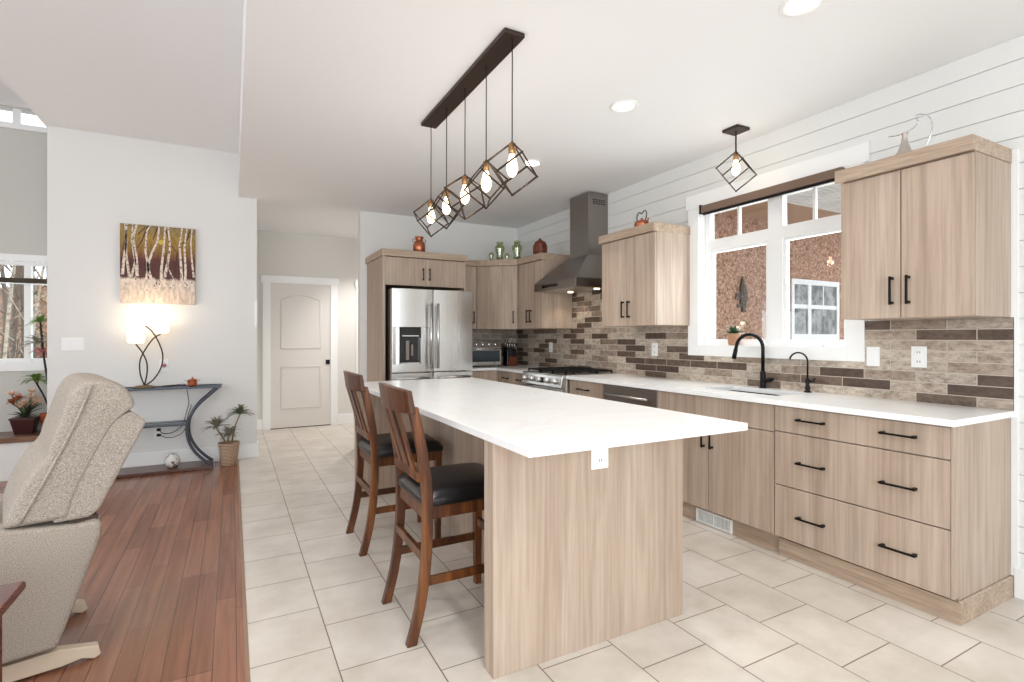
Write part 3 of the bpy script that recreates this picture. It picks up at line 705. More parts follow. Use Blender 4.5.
# ------------------------------------------------------------------ bar stools (local frame: x towards island, origin on floor)
def stool():
    t = thing('bar_stool', 'nearer walnut counter stool with black leather seat at the island', 'stool', (.66, 2.29, 0), 0, 'counter stools at the island')
    ox, oy = .66, 2.29
    prof = [(.630, 0), (.668, .15), (.690, .30), (.700, .45), (.700, .56), (.696, .66), (.680, .78), (.656, .90), (.636, .985)]
    for s, y in ((-1, 2.095), (1, 2.490)):
        f = [(p[0]+.0, p[1]) for p in prof]; bk = [(p[0]+.042, p[1]) for p in prof]
        obj('leg', prism(bm_(), [(p.x, p.z) for p in curve([(a, 0, c) for a, c in f], 3)]+[(p.x, p.z) for p in curve([(a, 0, c) for a, c in bk], 3)][::-1], 1, y-.015, y+.017), M['stool'], t, bev=.003)
    for y in (2.115, 2.470):
        obj('leg', hexa(bm_(), [(1.105, y-.016, 0), (1.137, y-.016, 0), (1.137, y+.016, 0), (1.105, y+.016, 0)], [(1.10, y-.02, .56), (1.142, y-.02, .56), (1.142, y+.02, .56), (1.10, y+.02, .56)]), M['stool'], t, bev=.002)
    b = box(.725, 1.115, 2.098, 2.118, .505, .562); bx(b, .725, 1.115, 2.468, 2.488, .505, .562); bx(b, 1.12, 1.14, 2.115, 2.47, .505, .562); bx(b, .71, .73, 2.11, 2.475, .505, .562)
    obj('seat_frame', b, M['stool'], t, bev=.002)
    # cushion: rounded, domed block
    b = bm_(); n = 14; sx0, sx1, sy0, sy1 = .70, 1.155, 2.078, 2.515; top = []; botm = []
    def sup(u): return max(0, 1-abs(u)**6)
    gt = [[None]*(n+1) for _ in range(n+1)]; gb = [[None]*(n+1) for _ in range(n+1)]
    for i in range(n+1):
        for j in range(n+1):
            u = -1+2*i/n; v = -1+2*j/n
            k = max(abs(u), abs(v)); rx = 1-.035*(abs(u)*abs(v))**4
            x = (sx0+sx1)/2+(sx1-sx0)/2*u*rx; y = (sy0+sy1)/2+(sy1-sy0)/2*v*rx
            e = (sup(u)*sup(v))**.35 if k < 1 else 0
            gt[i][j] = b.verts.new((x, y, .592+.052*e*(.75+.25*(1-u*u)*(1-v*v)))); 
            gb[i][j] = b.verts.new((x, y, .562)) 
    for i in range(n):
        for j in range(n):
            b.faces.new((gt[i][j], gt[i+1][j], gt[i+1][j+1], gt[i][j+1])); b.faces.new((gb[i][j], gb[i][j+1], gb[i+1][j+1], gb[i+1][j]))
    for i in range(n):
        b.faces.new((gb[i][0], gb[i+1][0], gt[i+1][0], gt[i][0])); b.faces.new((gb[i+1][n], gb[i][n], gt[i][n], gt[i+1][n]))
        b.faces.new((gb[0][i+1], gb[0][i], gt[0][i], gt[0][i+1])); b.faces.new((gb[n][i], gb[n][i+1], gt[n][i+1], gt[n][i]))
    obj('seat', b, M['leather'], t, smooth=True, bev=.006)
    # stretchers
    obj('stretcher', box(.70, 1.115, 2.10, 2.118, .225, .262), M['stool'], t, bev=.002)
    obj('stretcher', box(.70, 1.115, 2.468, 2.486, .225, .262), M['stool'], t, bev=.002)
    obj('stretcher', box(.695, .715, 2.11, 2.475, .335, .375), M['stool'], t, bev=.002)
    obj('footrest', box(1.11, 1.132, 2.13, 2.456, .305, .345), M['stool'], t, bev=.002)
    # crest rail, curved backwards
    b = bm_(); N = 12; F = []; K = []
    for i in range(N+1):
        v = -1+2*i/N; y = 2.2925+.235*v; bow = -.03*(1-v*v)
        F.append([(.636+bow, y, .955+.006*abs(v)), (.622+bow, y, 1.066-.010*v*v)])
    def vt(p): return b.verts.new(p)
    R = [[vt(F[i][0]), vt((F[i][0][0]+.026, F[i][0][1], F[i][0][2])), vt((F[i][1][0]+.022, F[i][1][1], F[i][1][2])), vt(F[i][1])] for i in range(N+1)]
    for i in range(N):
        for k in range(4): b.faces.new((R[i][k], R[i][(k+1) % 4], R[i+1][(k+1) % 4], R[i+1][k]))
    b.faces.new(R[0]); b.faces.new(R[N][::-1])
    obj('crest_rail', b, M['stool'], t, bev=.004, smooth=False)
    obj('back_rail', box(.684, .706, 2.11, 2.475, .665, .705), M['stool'], t, bev=.002)
    for yc, wd in ((2.195, .045), (2.2925, .075), (2.39, .045)):
        bow = -.03*(1-((yc-2.2925)/.255)**2)
        obj('slat', hexa(bm_(), [(.688, yc-wd/2, .70), (.701, yc-wd/2, .70), (.701, yc+wd/2, .70), (.688, yc+wd/2, .70)], [(.640+bow, yc-wd/2, .962), (.653+bow, yc-wd/2, .962), (.653+bow, yc+wd/2, .962), (.640+bow, yc+wd/2, .962)]), M['stool'], t, bev=.002)
    return t
s1 = stool()
s2 = dup(s1, None, (.68, 3.29, 0)); s2['label'] = 'farther walnut counter stool with black leather seat, next to the island\'s far half'

# ------------------------------------------------------------------ pendants
def cube_frame(top, a, psi, r=.0045, mt='bronze', parent=None):
    top = Vector(top); e = []
    for k in range(3):
        ang = psi+k*2*PI/3; e.append(Vector((math.cos(ang)*math.cos(rad(35.26)), math.sin(ang)*math.cos(rad(35.26)), -math.sin(rad(35.26))))*a)
    V = [top, top+e[0], top+e[1], top+e[2], top+e[0]+e[1], top+e[1]+e[2], top+e[0]+e[2], top+e[0]+e[1]+e[2]]
    b = bm_()
    for i, j in ((0, 1), (0, 2), (0, 3), (1, 4), (2, 4), (2, 5), (3, 5), (3, 6), (1, 6), (4, 7), (5, 7), (6, 7)): tube(b, [V[i], V[j]], r, 4)
    for v in V: bmesh.ops.create_cube(b, size=2*r*.85, matrix=Matrix.Translation(v))
    return obj('cage', b, M[mt], parent)
def bulb(parent, top, s=1):
    x, y, z = top
    obj('socket', lathe(bm_(), [(.006, 0), (.018, -.004), (.018, -.05), (.014, -.055)], (x, y, z), 14), M['brass'], parent, smooth=True)
    obj('bulb', lathe(bm_(), [(.012, -.054), (.017, -.075), (.026, -.105), (.027, -.125), (.020, -.15), (.008, -.162), (.002, -.164)], (x, y, z), 16), M['bulb'], parent, smooth=True)
    point('bulb_light', (x, y, z-.118), 7.5)
t = thing('linear_pendant', 'long dark bronze ceiling fixture with five cube cage pendants over the island', 'pendant light', (1.19, 2.81, H))
obj('canopy', box(1.138, 1.247, 2.19, 3.44, H-.024, H-.001), M['bronze'], t, bev=.003)
for i, y in enumerate((2.215, 2.507, 2.794, 3.09, 3.381)):
    p = obj('pendant', tube(bm_(), [(1.19, y, H-.024), (1.1915, y+.001, 2.6), (1.1895, y-.001, 2.45), (1.19, y, 2.215)], .0028, 6), M['black'], t)
    psi = rad((24, 114, 52, 104, 24)[i])
    cube_frame((1.19, y, 2.215), .147, psi, .0052, parent=p)
    bulb(p, (1.19, y, 2.212))
t = thing('pendant_light', 'single bronze cube cage pendant on a short rod in front of the window', 'pendant light', (3.13, 2.49, H))
obj('canopy', box(3.065, 3.195, 2.425, 2.555, H-.02, H-.001), M['bronze'], t, bev=.003)
obj('rod', tube(bm_(), [(3.13, 2.49, H-.02), (3.13, 2.49, 2.57)], .006, 8), M['bronze'], t)
cube_frame((3.13, 2.49, 2.585), .162, rad(118), .0048, parent=t); bulb(t, (3.13, 2.49, 2.578))
# recessed downlights
def downlight(x, y, label, power=44, H=H):
    t = thing('recessed_light', label, 'ceiling light', (x, y, H))
    obj('trim_ring', lathe(bm_(), [(.092, 0), (.092, -.004), (.078, -.008), (.062, -.003), (.062, 0)], (x, y, H-.0005), 32), M['white'], t, smooth=False)
    obj('lens', lathe(bm_(), [(.061, -.0005), (.061, -.0035)], (x, y, H-.0005), 28), M['lens'], t)
    spot('downlight', (x, y, H-.03), power, 112, (1, .98, .94), .06, .8)
downlight(2.215, 1.416, 'round recessed ceiling light nearest the top edge of the picture', 26)
downlight(2.195, 2.582, 'round recessed ceiling light between the long fixture and the window pendant', 38)
downlight(2.228, 3.794, 'round recessed ceiling light just behind the nearest cube pendant')
downlight(1.75, 7.2, 'round recessed ceiling light in the hall, hidden behind the kitchen wall', 150)
downlight(.75, .1, 'added fill downlight above the camera, out of view')  # invented fixture outside the frame, fill for the near floor
downlight(.75, 1.35, 'added fill downlight out of view above the near end of the island, left side')  # also invented and unseen, brightens island top and left floor
downlight(-1.1, 3.3, 'added fill downlight out of view in the higher living room ceiling, towards the console shelf', 60, VZ)  # unseen living room fixture added to lift the left side
downlight(-1.1, 1.3, 'added fill downlight out of view in the higher living room ceiling, above the end table', 60, VZ)  # second added living room fill, outside the view

# ------------------------------------------------------------------ wall plates
def plate(name, label, cat, p, axis, w=.075, h=.118, kind='outlet', th=.006):
    """p = centre on the wall surface; axis 'x' faces -X, 'y' faces -Y"""
    t = thing(name, label, cat, p)
    def q(b, u0, u1, z0, z1, d0, d1):
        if axis == 'x': bx(b, p[0]-d1, p[0]-d0, p[1]+u0, p[1]+u1, p[2]+z0, p[2]+z1)
        else: bx(b, p[0]+u0, p[0]+u1, p[1]-d1, p[1]-d0, p[2]+z0, p[2]+z1)
        return b
    obj('cover_plate', q(bm_(), -w/2, w/2, -h/2, h/2, .0005, th), M['white'], t, bev=.002)
    if kind == 'outlet':
        for z in (-.026, .026):
            r = obj('receptacle', q(bm_(), -.017, .017, z-.015, z+.015, th-.001, th+.002), M['trim'], t, bev=.003)
            b = q(bm_(), -.008, -.005, z-.006, z+.006, th+.0015, th+.0026); q(b, .005, .008, z-.006, z+.006, th+.0015, th+.0026)
            obj('slot', b, M['gap'], r)
    else:
        n = kind
        for i in range(n):
            u = (i-(n-1)/2)*.046; obj('rocker', q(bm_(), u-.016, u+.016, -.033, .033, th-.001, th+.003), M['trim'], t, bev=.002)
    return t
BSX = 3.378
plate('wall_outlet', 'white duplex outlet on the stone backsplash under the right wall cabinet', 'outlet', (BSX, 1.486, 1.165), 'x')
plate('light_switch', 'white switch plate on the backsplash touching the window trim', 'switch', (BSX, 1.722, 1.16), 'x', .072, .115, 1)
plate('wall_outlet', 'white outlet on the backsplash between the range and the window', 'outlet', (BSX, 3.55, 1.165), 'x')
plate('wall_outlet', 'white outlet on the backsplash left of the range', 'outlet', (BSX, 5.30, 1.155), 'x')
plate('wall_outlet', 'white outlet on the island end panel just under the slab', 'outlet', (1.346, 1.739, .79), 'y', .088, .125)
plate('light_switch', 'wide triple switch plate on the living room wall left of the painting', 'switch', (-1.30, BY, 1.212), 'y', .165, .118, 3)
plate('wall_outlet', 'white outlet low on the wall behind the console shelf', 'outlet', (-.638, BY, .34), 'y')
t = plate('wall_outlet', 'white outlet with a plug-in night light behind the table lamp', 'outlet', (-.596, BY, 1.0), 'y')
obj('night_light', lathe(bm_(), [(.020, 0), (.020, .02), (.012, .03)], (-.596, BY-.02, .985), 14), M['petalp'], t, smooth=True)
t = thing('wall_strip', 'slim white vertical strip at the wall corner beside the hall opening', 'wall panel', (.219, BY, 1.52))
obj('housing', box(.206, .2325, BY-.012, BY-.0005, 1.385, 1.665), M['white'], t, bev=.002)
obj('button', box(.213, .226, BY-.0145, BY-.012, 1.50, 1.53), M['trim'], t)

# ------------------------------------------------------------------ things on the counter
t = thing('toaster_oven', 'stainless steel toaster oven in the kitchen corner beside the refrigerator', 'toaster oven', (2.72, 5.9, .914))
obj('body', box(2.48, 2.945, 5.76, 6.08, .928, 1.235), M['steel'], t, bev=.01)
obj('door', box(2.49, 2.935, 5.748, 5.76, .945, 1.14), M['steel'], t, bev=.003)
obj('door_glass', box(2.51, 2.915, 5.7455, 5.749, .975, 1.115), mat('oven_glass', (70, 78, 84), .08, .3), t)
b = tube(bm_(), [(2.51, 5.72, 1.132), (2.915, 5.72, 1.132)], .007, 8)
for x in (2.53, 2.895): tube(b, [(x, 5.72, 1.132), (x, 5.75, 1.132)], .005, 6)
obj('handle', b, M['chrome'], t, smooth=True)
obj('control_panel', box(2.49, 2.935, 5.752, 5.76, 1.15, 1.225), M['steeldark'], t)
for i in range(4):
    k = lathe(bm_(), [(.019, 0), (.017, .018), (.015, .02)], n=14); bmesh.ops.transform(k, matrix=Matrix.Translation((2.60+i*.085, 5.752, 1.188)) @ Matrix.Rotation(rad(90), 4, 'X'), verts=k.verts)
    obj('knob', k, M['chrome'], t, smooth=True)
for x in (2.51, 2.915):
    for y in (5.78, 6.06): obj('foot', lathe(bm_(), [(.014, 0), (.014, .015)], (x, y, .914), 10), M['iron'], t)
t = thing('knife_block', 'dark knife block with upright steel-handled knives in the corner of the counter', 'knife block', (3.12, 5.86, .914))
obj('block', hexa(bm_(), [(3.05, 5.80, .914), (3.19, 5.80, .914), (3.19, 5.92, .914), (3.05, 5.92, .914)], [(3.055, 5.82, 1.13), (3.185, 5.82, 1.13), (3.185, 5.93, 1.16), (3.055, 5.93, 1.16)]), M['blackgl'], t, bev=.003)
obj('front_plate', box(3.06, 3.18, 5.79, 5.799, .918, 1.03), M['brown'], t, bev=.002)
for r_ in range(2):
    for i in range(4):
        x = 3.07+i*.033; y = 5.835+r_*.06; z = 1.135+r_*.01
        obj('knife', tube(tube(bm_(), [(x, y, z), (x, y+.01, z+.09+.02*r_)], .0075, 8), [(x, y+.01, z+.09+.02*r_), (x, y+.011, z+.10+.02*r_)], .009, 8), M['chrome'], t, smooth=True)

# ------------------------------------------------------------------ ornaments on the cabinets
CT = 2.2
t = thing('milk_can', 'small copper milk can on top of the refrigerator cabinet', 'can', (1.80, 5.5, CT))
obj('body', lathe(bm_(), [(.058, 0), (.066, .006), (.066, .09), (.052, .115), (.036, .128), (.036, .15), (.048, .163), (.048, .172), (.03, .168)], (1.80, 5.5, CT), 24), M['copper'], t, smooth=True)
for s in (-1, 1): obj('handle', tube(bm_(), curve([(1.80+s*.052, 5.5, CT+.11), (1.80+s*.075, 5.5, CT+.125), (1.80+s*.066, 5.5, CT+.145), (1.80+s*.036, 5.5, CT+.14)], 4), .004, 6), M['copper'], t, smooth=True)
def jar(x, y, hh, r, label):
    t = thing('glass_jar', label, 'jar', (x, y, CT), 0, 'green glass jars above the corner cabinet')
    obj('body', lathe(bm_(), [(r*.6, 0), (r*.8, hh*.05), (r*.62, hh*.3), (r, hh*.6), (r*.95, hh*.74), (r*.55, hh*.82), (r*.7, hh*.9), (r*.66, hh*.9), (r*.5, hh*.82), (r*.88, hh*.72), (r*.93, hh*.6), (r*.54, hh*.3), (r*.6, hh*.08)], (x, y, CT), 22), M['greenglass'], t, smooth=True)
    obj('stopper', lathe(bm_(), [(r*.5, hh*.9), (r*.75, hh*.93), (r*.55, hh*.98), (r*.1, hh)], (x, y, CT), 16), M['greenglass'], t, smooth=True)
jar(2.85, 5.62, .235, .062, 'tall green glass jar, left of the two big ones above the corner cabinet')
jar(3.035, 5.52, .245, .062, 'tall green glass jar nearest the window wall above the corner cabinet')
jar(2.745, 5.64, .10, .03, 'small green bottle at the left end of the jars')
jar(2.955, 5.63, .10, .03, 'small green bottle between the two tall jars')
t = thing('carved_ornament', 'round brown carved wooden ornament on the cabinet beside the range hood', 'ornament', (3.03, 4.98, CT))
obj('body', lathe(bm_(), [(.06, 0), (.07, .01), (.074, .05), (.07, .10), (.074, .105), (.06, .135), (.03, .155), (.012, .165), (.012, .178), (.004, .182)], (3.03, 4.98, CT), 20), M['brown'], t, smooth=True)
b = bm_()
for k in range(10): a = k*2*PI/10; tube(b, [(3.03+.073*math.cos(a), 4.98+.073*math.sin(a), CT+.01), (3.03+.076*math.cos(a+.3), 4.98+.076*math.sin(a+.3), CT+.055), (3.03+.073*math.cos(a), 4.98+.073*math.sin(a), CT+.10)], .006, 5)
obj('carving', b, M['brown'], t, smooth=True)
t = thing('copper_kettle', 'small copper kettle with a looped handle on the cabinet by the window', 'kettle', (3.05, 3.36, CT))
kx, ky = 3.05, 3.36
obj('body', lathe(bm_(), [(.055, 0), (.062, .006), (.064, .03), (.055, .05), (.03, .062), (.01, .066), (.01, .074), (.012, .08), (.004, .084)], (kx, ky, CT), 24), M['copper'], t, smooth=True)
obj('spout', tube(bm_(), [(kx-.01, ky-.055, CT+.03), (kx-.01, ky-.08, CT+.045), (kx-.01, ky-.09, CT+.065)], [.012, .008, .006], 8), M['copper'], t, smooth=True)
obj('handle', tube(bm_(), curve([(kx, ky+.05, CT+.05), (kx, ky+.062, CT+.10), (kx, ky+.035, CT+.135), (kx, ky, CT+.12), (kx, ky-.035, CT+.14), (kx, ky-.058, CT+.11), (kx, ky-.045, CT+.055)], 5), .0045, 6), M['bronze'], t, smooth=True)
t = thing('silver_ornament', 'silver bell-shaped ornament with curling wire on the right wall cabinet', 'ornament', (3.1, 1.43, CT))
ox, oy = 3.10, 1.43
obj('body', lathe(bm_(), [(.066, 0), (.056, .012), (.03, .05), (.015, .095), (.010, .13), (.017, .142), (.012, .145)], (ox, oy, CT), 22), mat('satin_silver', (196, 186, 180), .35, .9), t, smooth=True)
obj('wire', tube(bm_(), curve([(ox, oy+.075, CT+.148), (ox, oy+.03, CT+.142), (ox, oy, CT+.145), (ox, oy-.035, CT+.155), (ox, oy-.062, CT+.18), (ox, oy-.05, CT+.21), (ox, oy-.075, CT+.215), (ox, oy-.115, CT+.18), (ox, oy-.12, CT+.12), (ox, oy-.10, CT+.05), (ox, oy-.07, CT+.008)], 5), .003, 6), M['chrome'], t, smooth=True)

# ------------------------------------------------------------------ plants
def leafblade(b, base, tip, w, sag=.03, n=5):
    base = Vector(base); tip = Vector(tip); d = tip-base; side = d.cross(Vector((0, 0, 1)))
    side = side.normalized() if side.length > 1e-6 else Vector((1, 0, 0)); nrm = side.cross(d).normalized()
    L = []; R = []; U = []
    for i in range(n+1):
        t = i/n; c = base+d*t-Vector((0, 0, 1))*sag*(t**2)+nrm*(.25*d.length*math.sin(PI*t)*.35)
        ww = w*math.sin(PI*min(1, .12+t*.88))**.7*.5 if i < n else .0006
        L.append(b.verts.new(c-side*ww)); R.append(b.verts.new(c+side*ww)); U.append(b.verts.new(c-nrm*w*.12))
    for i in range(n):
        b.faces.new((L[i], L[i+1], R[i+1], R[i])); b.faces.new((U[i], U[i+1], L[i+1], L[i])); b.faces.new((R[i], R[i+1], U[i+1], U[i]))
def tuft(b, c, r, n, w, up=.5, rng=random, sag=.04):
    for k in range(n):
        a = 2*PI*k/n*1.618*3+rng.uniform(-.3, .3); el = rng.uniform(-.15, 1.25)*up
        L = r*rng.uniform(.75, 1.1)
        leafblade(b, c, (c[0]+math.cos(a)*math.cos(el)*L, c[1]+math.sin(a)*math.cos(el)*L, c[2]+math.sin(el)*L), w, sag*L/.15)
# succulent on the kitchen sill
t = thing('potted_succulent', 'small spiky succulent in a clay-coloured pot on the kitchen window sill', 'plant', (3.41, 2.735, 1.212))
px_, py_ = 3.402, 2.725
obj('pot', lathe(bm_(), [(.034, 0), (.040, .006), (.050, .088), (.052, .092), (.046, .092), (.042, .080), (.01, .078)], (px_, py_, 1.212), 20), mat('glazed_clay', (186, 140, 110), .4), t, smooth=True)
b = bm_(); R_ = random.Random(3); tuft(b, (px_, py_, 1.292), .078, 46, .026, 1.1, R_, .0)
obj('foliage', b, mat('succulent_green', (62, 92, 62), .5), t)
# rattan pot plant beside the console
t = thing('potted_plant', 'spiky houseplant in a woven rattan pot at the end of the living room wall', 'plant', (-.03, 5.93, 0))
cx, cy = -.03, 5.93
obj('pot', lathe(bm_(), [(.070, 0), (.074, .004), (.082, .10), (.094, .205), (.098, .225), (.090, .225), (.084, .19), (.01, .188)], (cx, cy, 0), 26), M['wicker'], t, smooth=True)
obj('soil', lathe(bm_(), [(.083, .185), (.083, .196)], (cx, cy, 0), 20), M['soil'], t)
b = bm_(); tips = [((cx, cy, .19), (cx+.0, cy-.02, .30)), ((cx-.01, cy, .19), (cx-.11, cy-.03, .385)), ((cx+.02, cy, .19), (cx+.10, cy+.02, .50))]
for a, c in tips: tube(b, curve([a, ((a[0]+c[0])/2-.01, a[1], (a[2]+c[2])/2+.02), c], 4), [.009]*5+[.006]*4, 7)
obj('stem', b, mat('plant_stem', (140, 118, 92), .7), t, smooth=True)
R_ = random.Random(5)
for (a, c), rr_, n_l in zip(tips, (.13, .15, .14), (26, 30, 30)):
    b = bm_(); tuft(b, c, rr_, n_l+14, .026, 1.0, R_, .03); obj('foliage', b, M['leaf2'] if c[0] < cx+.05 else M['leaf'], t)

# ------------------------------------------------------------------ console shelf with lamp and ornaments
t = thing('console_shelf', 'black metal console shelf with curved ends and glass shelves against the living room wall', 'shelf', (-.70, 5.97, 0))
b = box(-1.225, -.172, 5.815, 6.125, 0.004, .030); obj('base', b, mat('dark_base', (92, 62, 52), .3), t, bev=.003)
for s in (1, -1):
    for y in (5.85, 6.085):
        prof = curve([(-.12, 0, .788), (-.215, 0, .70), (-.31, 0, .60), (-.375, 0, .46), (-.375, 0, .31), (-.32, 0, .18), (-.235, 0, .08), (-.175, 0, .03)], 4)
        pts = [(p.x if s == 1 else -1.40-p.x, y, p.z) for p in prof]
        obj('side_support', tube(bm_(), pts, .017, 8, squash=.8), M['support'], t, smooth=True)
obj('top_shelf', box(-1.30, -.105, 5.83, 6.12, .786, .798), M['shelfglass'], t)
b = bm_()
for y in (5.825, 6.12): bx(b, -1.31, -.095, y-.006, y+.006, .782, .80)
for x in (-1.31, -.107): bx(b, x, x+.012, 5.831, 6.114, .782, .80)
obj('top_rail', b, M['support'], t)
obj('middle_shelf', box(-1.01, -.39, 5.84, 6.10, .446, .454), M['shelfglass'], t)
b = bm_()
for y in (5.84, 6.10): bx(b, -1.02, -.38, y-.006, y+.006, .435, .446)
obj('middle_rail', b, M['support'], t)
LZ = .799
t = thing('table_lamp', 'lamp with three crossing stems and lit glass shades on the console shelf', 'lamp', (-.715, 5.99, LZ))
obj('base', lathe(bm_(), [(.085, 0), (.088, .008), (.06, .018), (.02, .024)], (-.735, 5.99, LZ), 24), mat('stone_base', (118, 98, 70), .6), t, smooth=True)
ST = {'a': [(-.735, .815), (-.665, .87), (-.605, .98), (-.59, 1.10), (-.62, 1.22), (-.675, 1.33), (-.73, 1.385)],
      'b': [(-.73, .815), (-.765, .93), (-.765, 1.06), (-.72, 1.17), (-.66, 1.265), (-.605, 1.305)],
      'c': [(-.735, .815), (-.715, .92), (-.715, 1.03), (-.75, 1.13), (-.80, 1.21)]}
for k, p in ST.items():
    obj('stem', tube(bm_(), curve([(a, 5.99+(.012 if k == 'a' else -.012 if k == 'b' else 0), z) for a, z in p], 5), .0062, 8), M['bronze'], t, smooth=True)
for (x, z, r, hgt) in ((-.80, 1.215, .070, .115), (-.73, 1.39, .062, .105), (-.60, 1.31, .064, .110)):
    sh = obj('lamp_shade', lathe(bm_(), [(r*.5, 0), (r*.9, .008), (r, .03), (r, hgt), (r*.95, hgt), (r*.94, .032), (r*.8, .014), (r*.4, .008)], (x, 5.99, z), 24), M['lampshade'], t, smooth=True)
    obj('bulb', blob(bm_(), (x, 5.99, z+.055), (.022, .022, .03)), M['bulb'], sh, smooth=True)
    point('lamp_light', (x, 5.99, z+hgt+.02), .8, (1, .84, .62), .03)
t = thing('incense_pot', 'small orange lotus-shaped pot with a lid on the console shelf', 'pot', (-.345, 5.97, LZ))
b = lathe(bm_(), [(.022, 0), (.034, .004), (.042, .03), (.030, .05), (.016, .058)], (-.345, 5.97, LZ), 18)
for k in range(6):
    a = k*PI/3; leafblade(b, (-.345+.03*math.cos(a), 5.97+.03*math.sin(a), LZ+.03), (-.345+.066*math.cos(a), 5.97+.066*math.sin(a), LZ+.064), .035, 0)
obj('bowl', b, M['terracotta'], t, smooth=True)
obj('lid', lathe(bm_(), [(.020, .056), (.022, .062), (.008, .072), (.006, .084), (.002, .09)], (-.345, 5.97, LZ), 14), M['terracotta'], t, smooth=True)
t = thing('ginger_jar', 'small white porcelain jar on the dark base of the console shelf', 'jar', (-.505, 5.93, .03))
obj('body', lathe(bm_(), [(.036, .006), (.058, .03), (.066, .065), (.055, .10), (.032, .118), (.036, .128), (.028, .128)], (-.505, 5.93, .03), 22), M['ceramic'], t, smooth=True)
obj('foot', lathe(bm_(), [(.044, 0), (.040, .007)], (-.505, 5.93, .03), 18), M['cherry'], t)
t = thing('power_cord', 'dark lamp cord looping from the outlet behind the console shelf', 'cord', (-.6, 6.14, .4))
obj('cord', tube(tube(bm_(), curve([(-.638, 6.15, .37), (-.60, 6.135, .33), (-.52, 6.13, .335), (-.44, 6.13, .40), (-.40, 6.13, .55), (-.385, 6.13, .62), (-.40, 6.14, .74), (-.41, 6.14, .80), (-.5, 6.12, .803), (-.6, 6.05, .803)], 5), .0035, 6), curve([(-.638, 6.145, .325), (-.58, 6.13, .29), (-.5, 6.13, .29), (-.42, 6.13, .35), (-.39, 6.13, .5), (-.36, 6.12, .6)], 5), .003, 6), M['iron'], t, smooth=True)
obj('plug', bx(box(-.655, -.62, 6.135, 6.161, .355, .38), -.655, -.62, 6.135, 6.161, .302, .326), M['iron'], t, bev=.003)

# ------------------------------------------------------------------ birch painting
t = thing('painting', 'square canvas of white birch trunks on a mustard and maroon ground, hung above the lamp', 'painting', (-.942, BY-.045, 1.605))
W_, H_ = .612, .757
b = bx(bm_(), 0, W_, 0, .04, 0, H_); n0 = len(b.faces)
def strip(b, pts, w, y):
    L = []; R = []; L2 = []; R2 = []
    for i, (x, z) in enumerate(pts):
        wd = w*(1-.45*i/(len(pts)-1))/2
        for lst, xx, yy in ((L, x-wd, y), (R, x+wd, y), (L2, x-wd, .0005), (R2, x+wd, .0005)): lst.append(b.verts.new((min(max(xx, .001), W_-.001), yy, z)))
    for i in range(len(pts)-1):
        b.faces.new((L[i], R[i], R[i+1], L[i+1])); b.faces.new((L2[i], L[i], L[i+1], L2[i+1])); b.faces.new((R[i], R2[i], R2[i+1], R[i+1]))
dark = [((.06, .74), (.02, .5)), ((.22, .75), (.17, .6), (.12, .5)), ((.30, .75), (.26, .62)), ((.36, .74), (.40, .6), (.46, .5)), ((.46, .5), (.44, .28)), ((.57, .74), (.53, .6)), ((.14, .66), (.2, .74)), ((.5, .6), (.6, .72))]
for d_ in dark: strip(b, d_, .012, -.0015)
setmat(b, 2, n0); n1 = len(b.faces)
birch = [((.02, .27), (.03, .42), (.05, .58), (.04, .755)), ((.075, .24), (.05, .44), (.045, .60), (.055, .755)), ((.09, .25), (.12, .40), (.09, .60), (.10, .755)), ((.135, .26), (.125, .45), (.10, .62), (.13, .755)),
         ((.20, .22), (.225, .34), (.20, .50), (.21, .70), (.24, .755)), ((.245, .24), (.215, .36), (.255, .50), (.30, .62), (.31, .755)), ((.325, .20), (.33, .36), (.345, .50), (.36, .755)), ((.355, .26), (.38, .40), (.40, .55), (.385, .755)),
         ((.42, .26), (.39, .34), (.375, .42)), ((.50, .22), (.49, .40), (.48, .58), (.50, .755)), ((.525, .14), (.53, .36), (.52, .56), (.54, .755)), ((.60, .27), (.585, .42), (.575, .60), (.585, .755))]
for k, p in enumerate(birch): strip(b, p, (.024, .022, .02, .028, .022, .026, .026, .026, .014, .024, .024, .018)[k], -.003)
setmat(b, 1, n1); n2 = len(b.faces)
v = [b.verts.new((.325+.022*math.cos(a*PI/8), -.002, .60+.022*math.sin(a*PI/8))) for a in range(16)]; b.faces.new(v[::-1]); setmat(b, 3, n2); n3 = len(b.faces)
R_ = random.Random(2)
for k in range(26):
    x = R_.uniform(.03, .58); z = R_.uniform(.10, .26); bx(b, x, x+.008, -.002, .0005, z, z+R_.uniform(.006, .022))
setmat(b, 2, n3)
obj('canvas', b, [M['canvas'], M['birchpaint'], M['darkpaint'], M['sunpaint']], t, world=False)

# ------------------------------------------------------------------ recliner (local: +x is its rear, +y away from camera)
t = thing('recliner', 'beige tweed recliner seen from behind, tilted back in the living room', 'armchair', (-.448, 2.562, 0), rad(16))
def sm(pts, n=4): return [(p.x, p.z) for p in curve([(a, 0, c) for a, c in pts], n)]
WD = .66
def pillow(name, prof, y0, y1, bulge, parent=t, rows=10, inset=.05):
    """closed outline swept across y with softened, inset ends"""
    b = bm_(); cx_ = sum(p[0] for p in prof)/len(prof); cz_ = sum(p[1] for p in prof)/len(prof); rings = []
    for i in range(rows+1):
        u = i/rows; e = min(u, 1-u)*2; k = min(1, (e/.28)) if e < .28 else 1
        s = 1-inset*(1-math.sqrt(max(0, 1-(1-k)**2)))*4
        y = y0+(y1-y0)*u
        rings.append([b.verts.new((cx_+(p[0]-cx_)*s, y, cz_+(p[1]-cz_)*s)) for p in prof])
    n = len(prof)
    for i in range(rows):
        for k in range(n): b.faces.new((rings[i][k], rings[i][(k+1) % n], rings[i+1][(k+1) % n], rings[i+1][k]))
    b.faces.new(rings[0][::-1]); b.faces.new(rings[-1])
    return obj(name, b, M['tweed'], parent, smooth=True, world=False, bev=.012, seg=2)
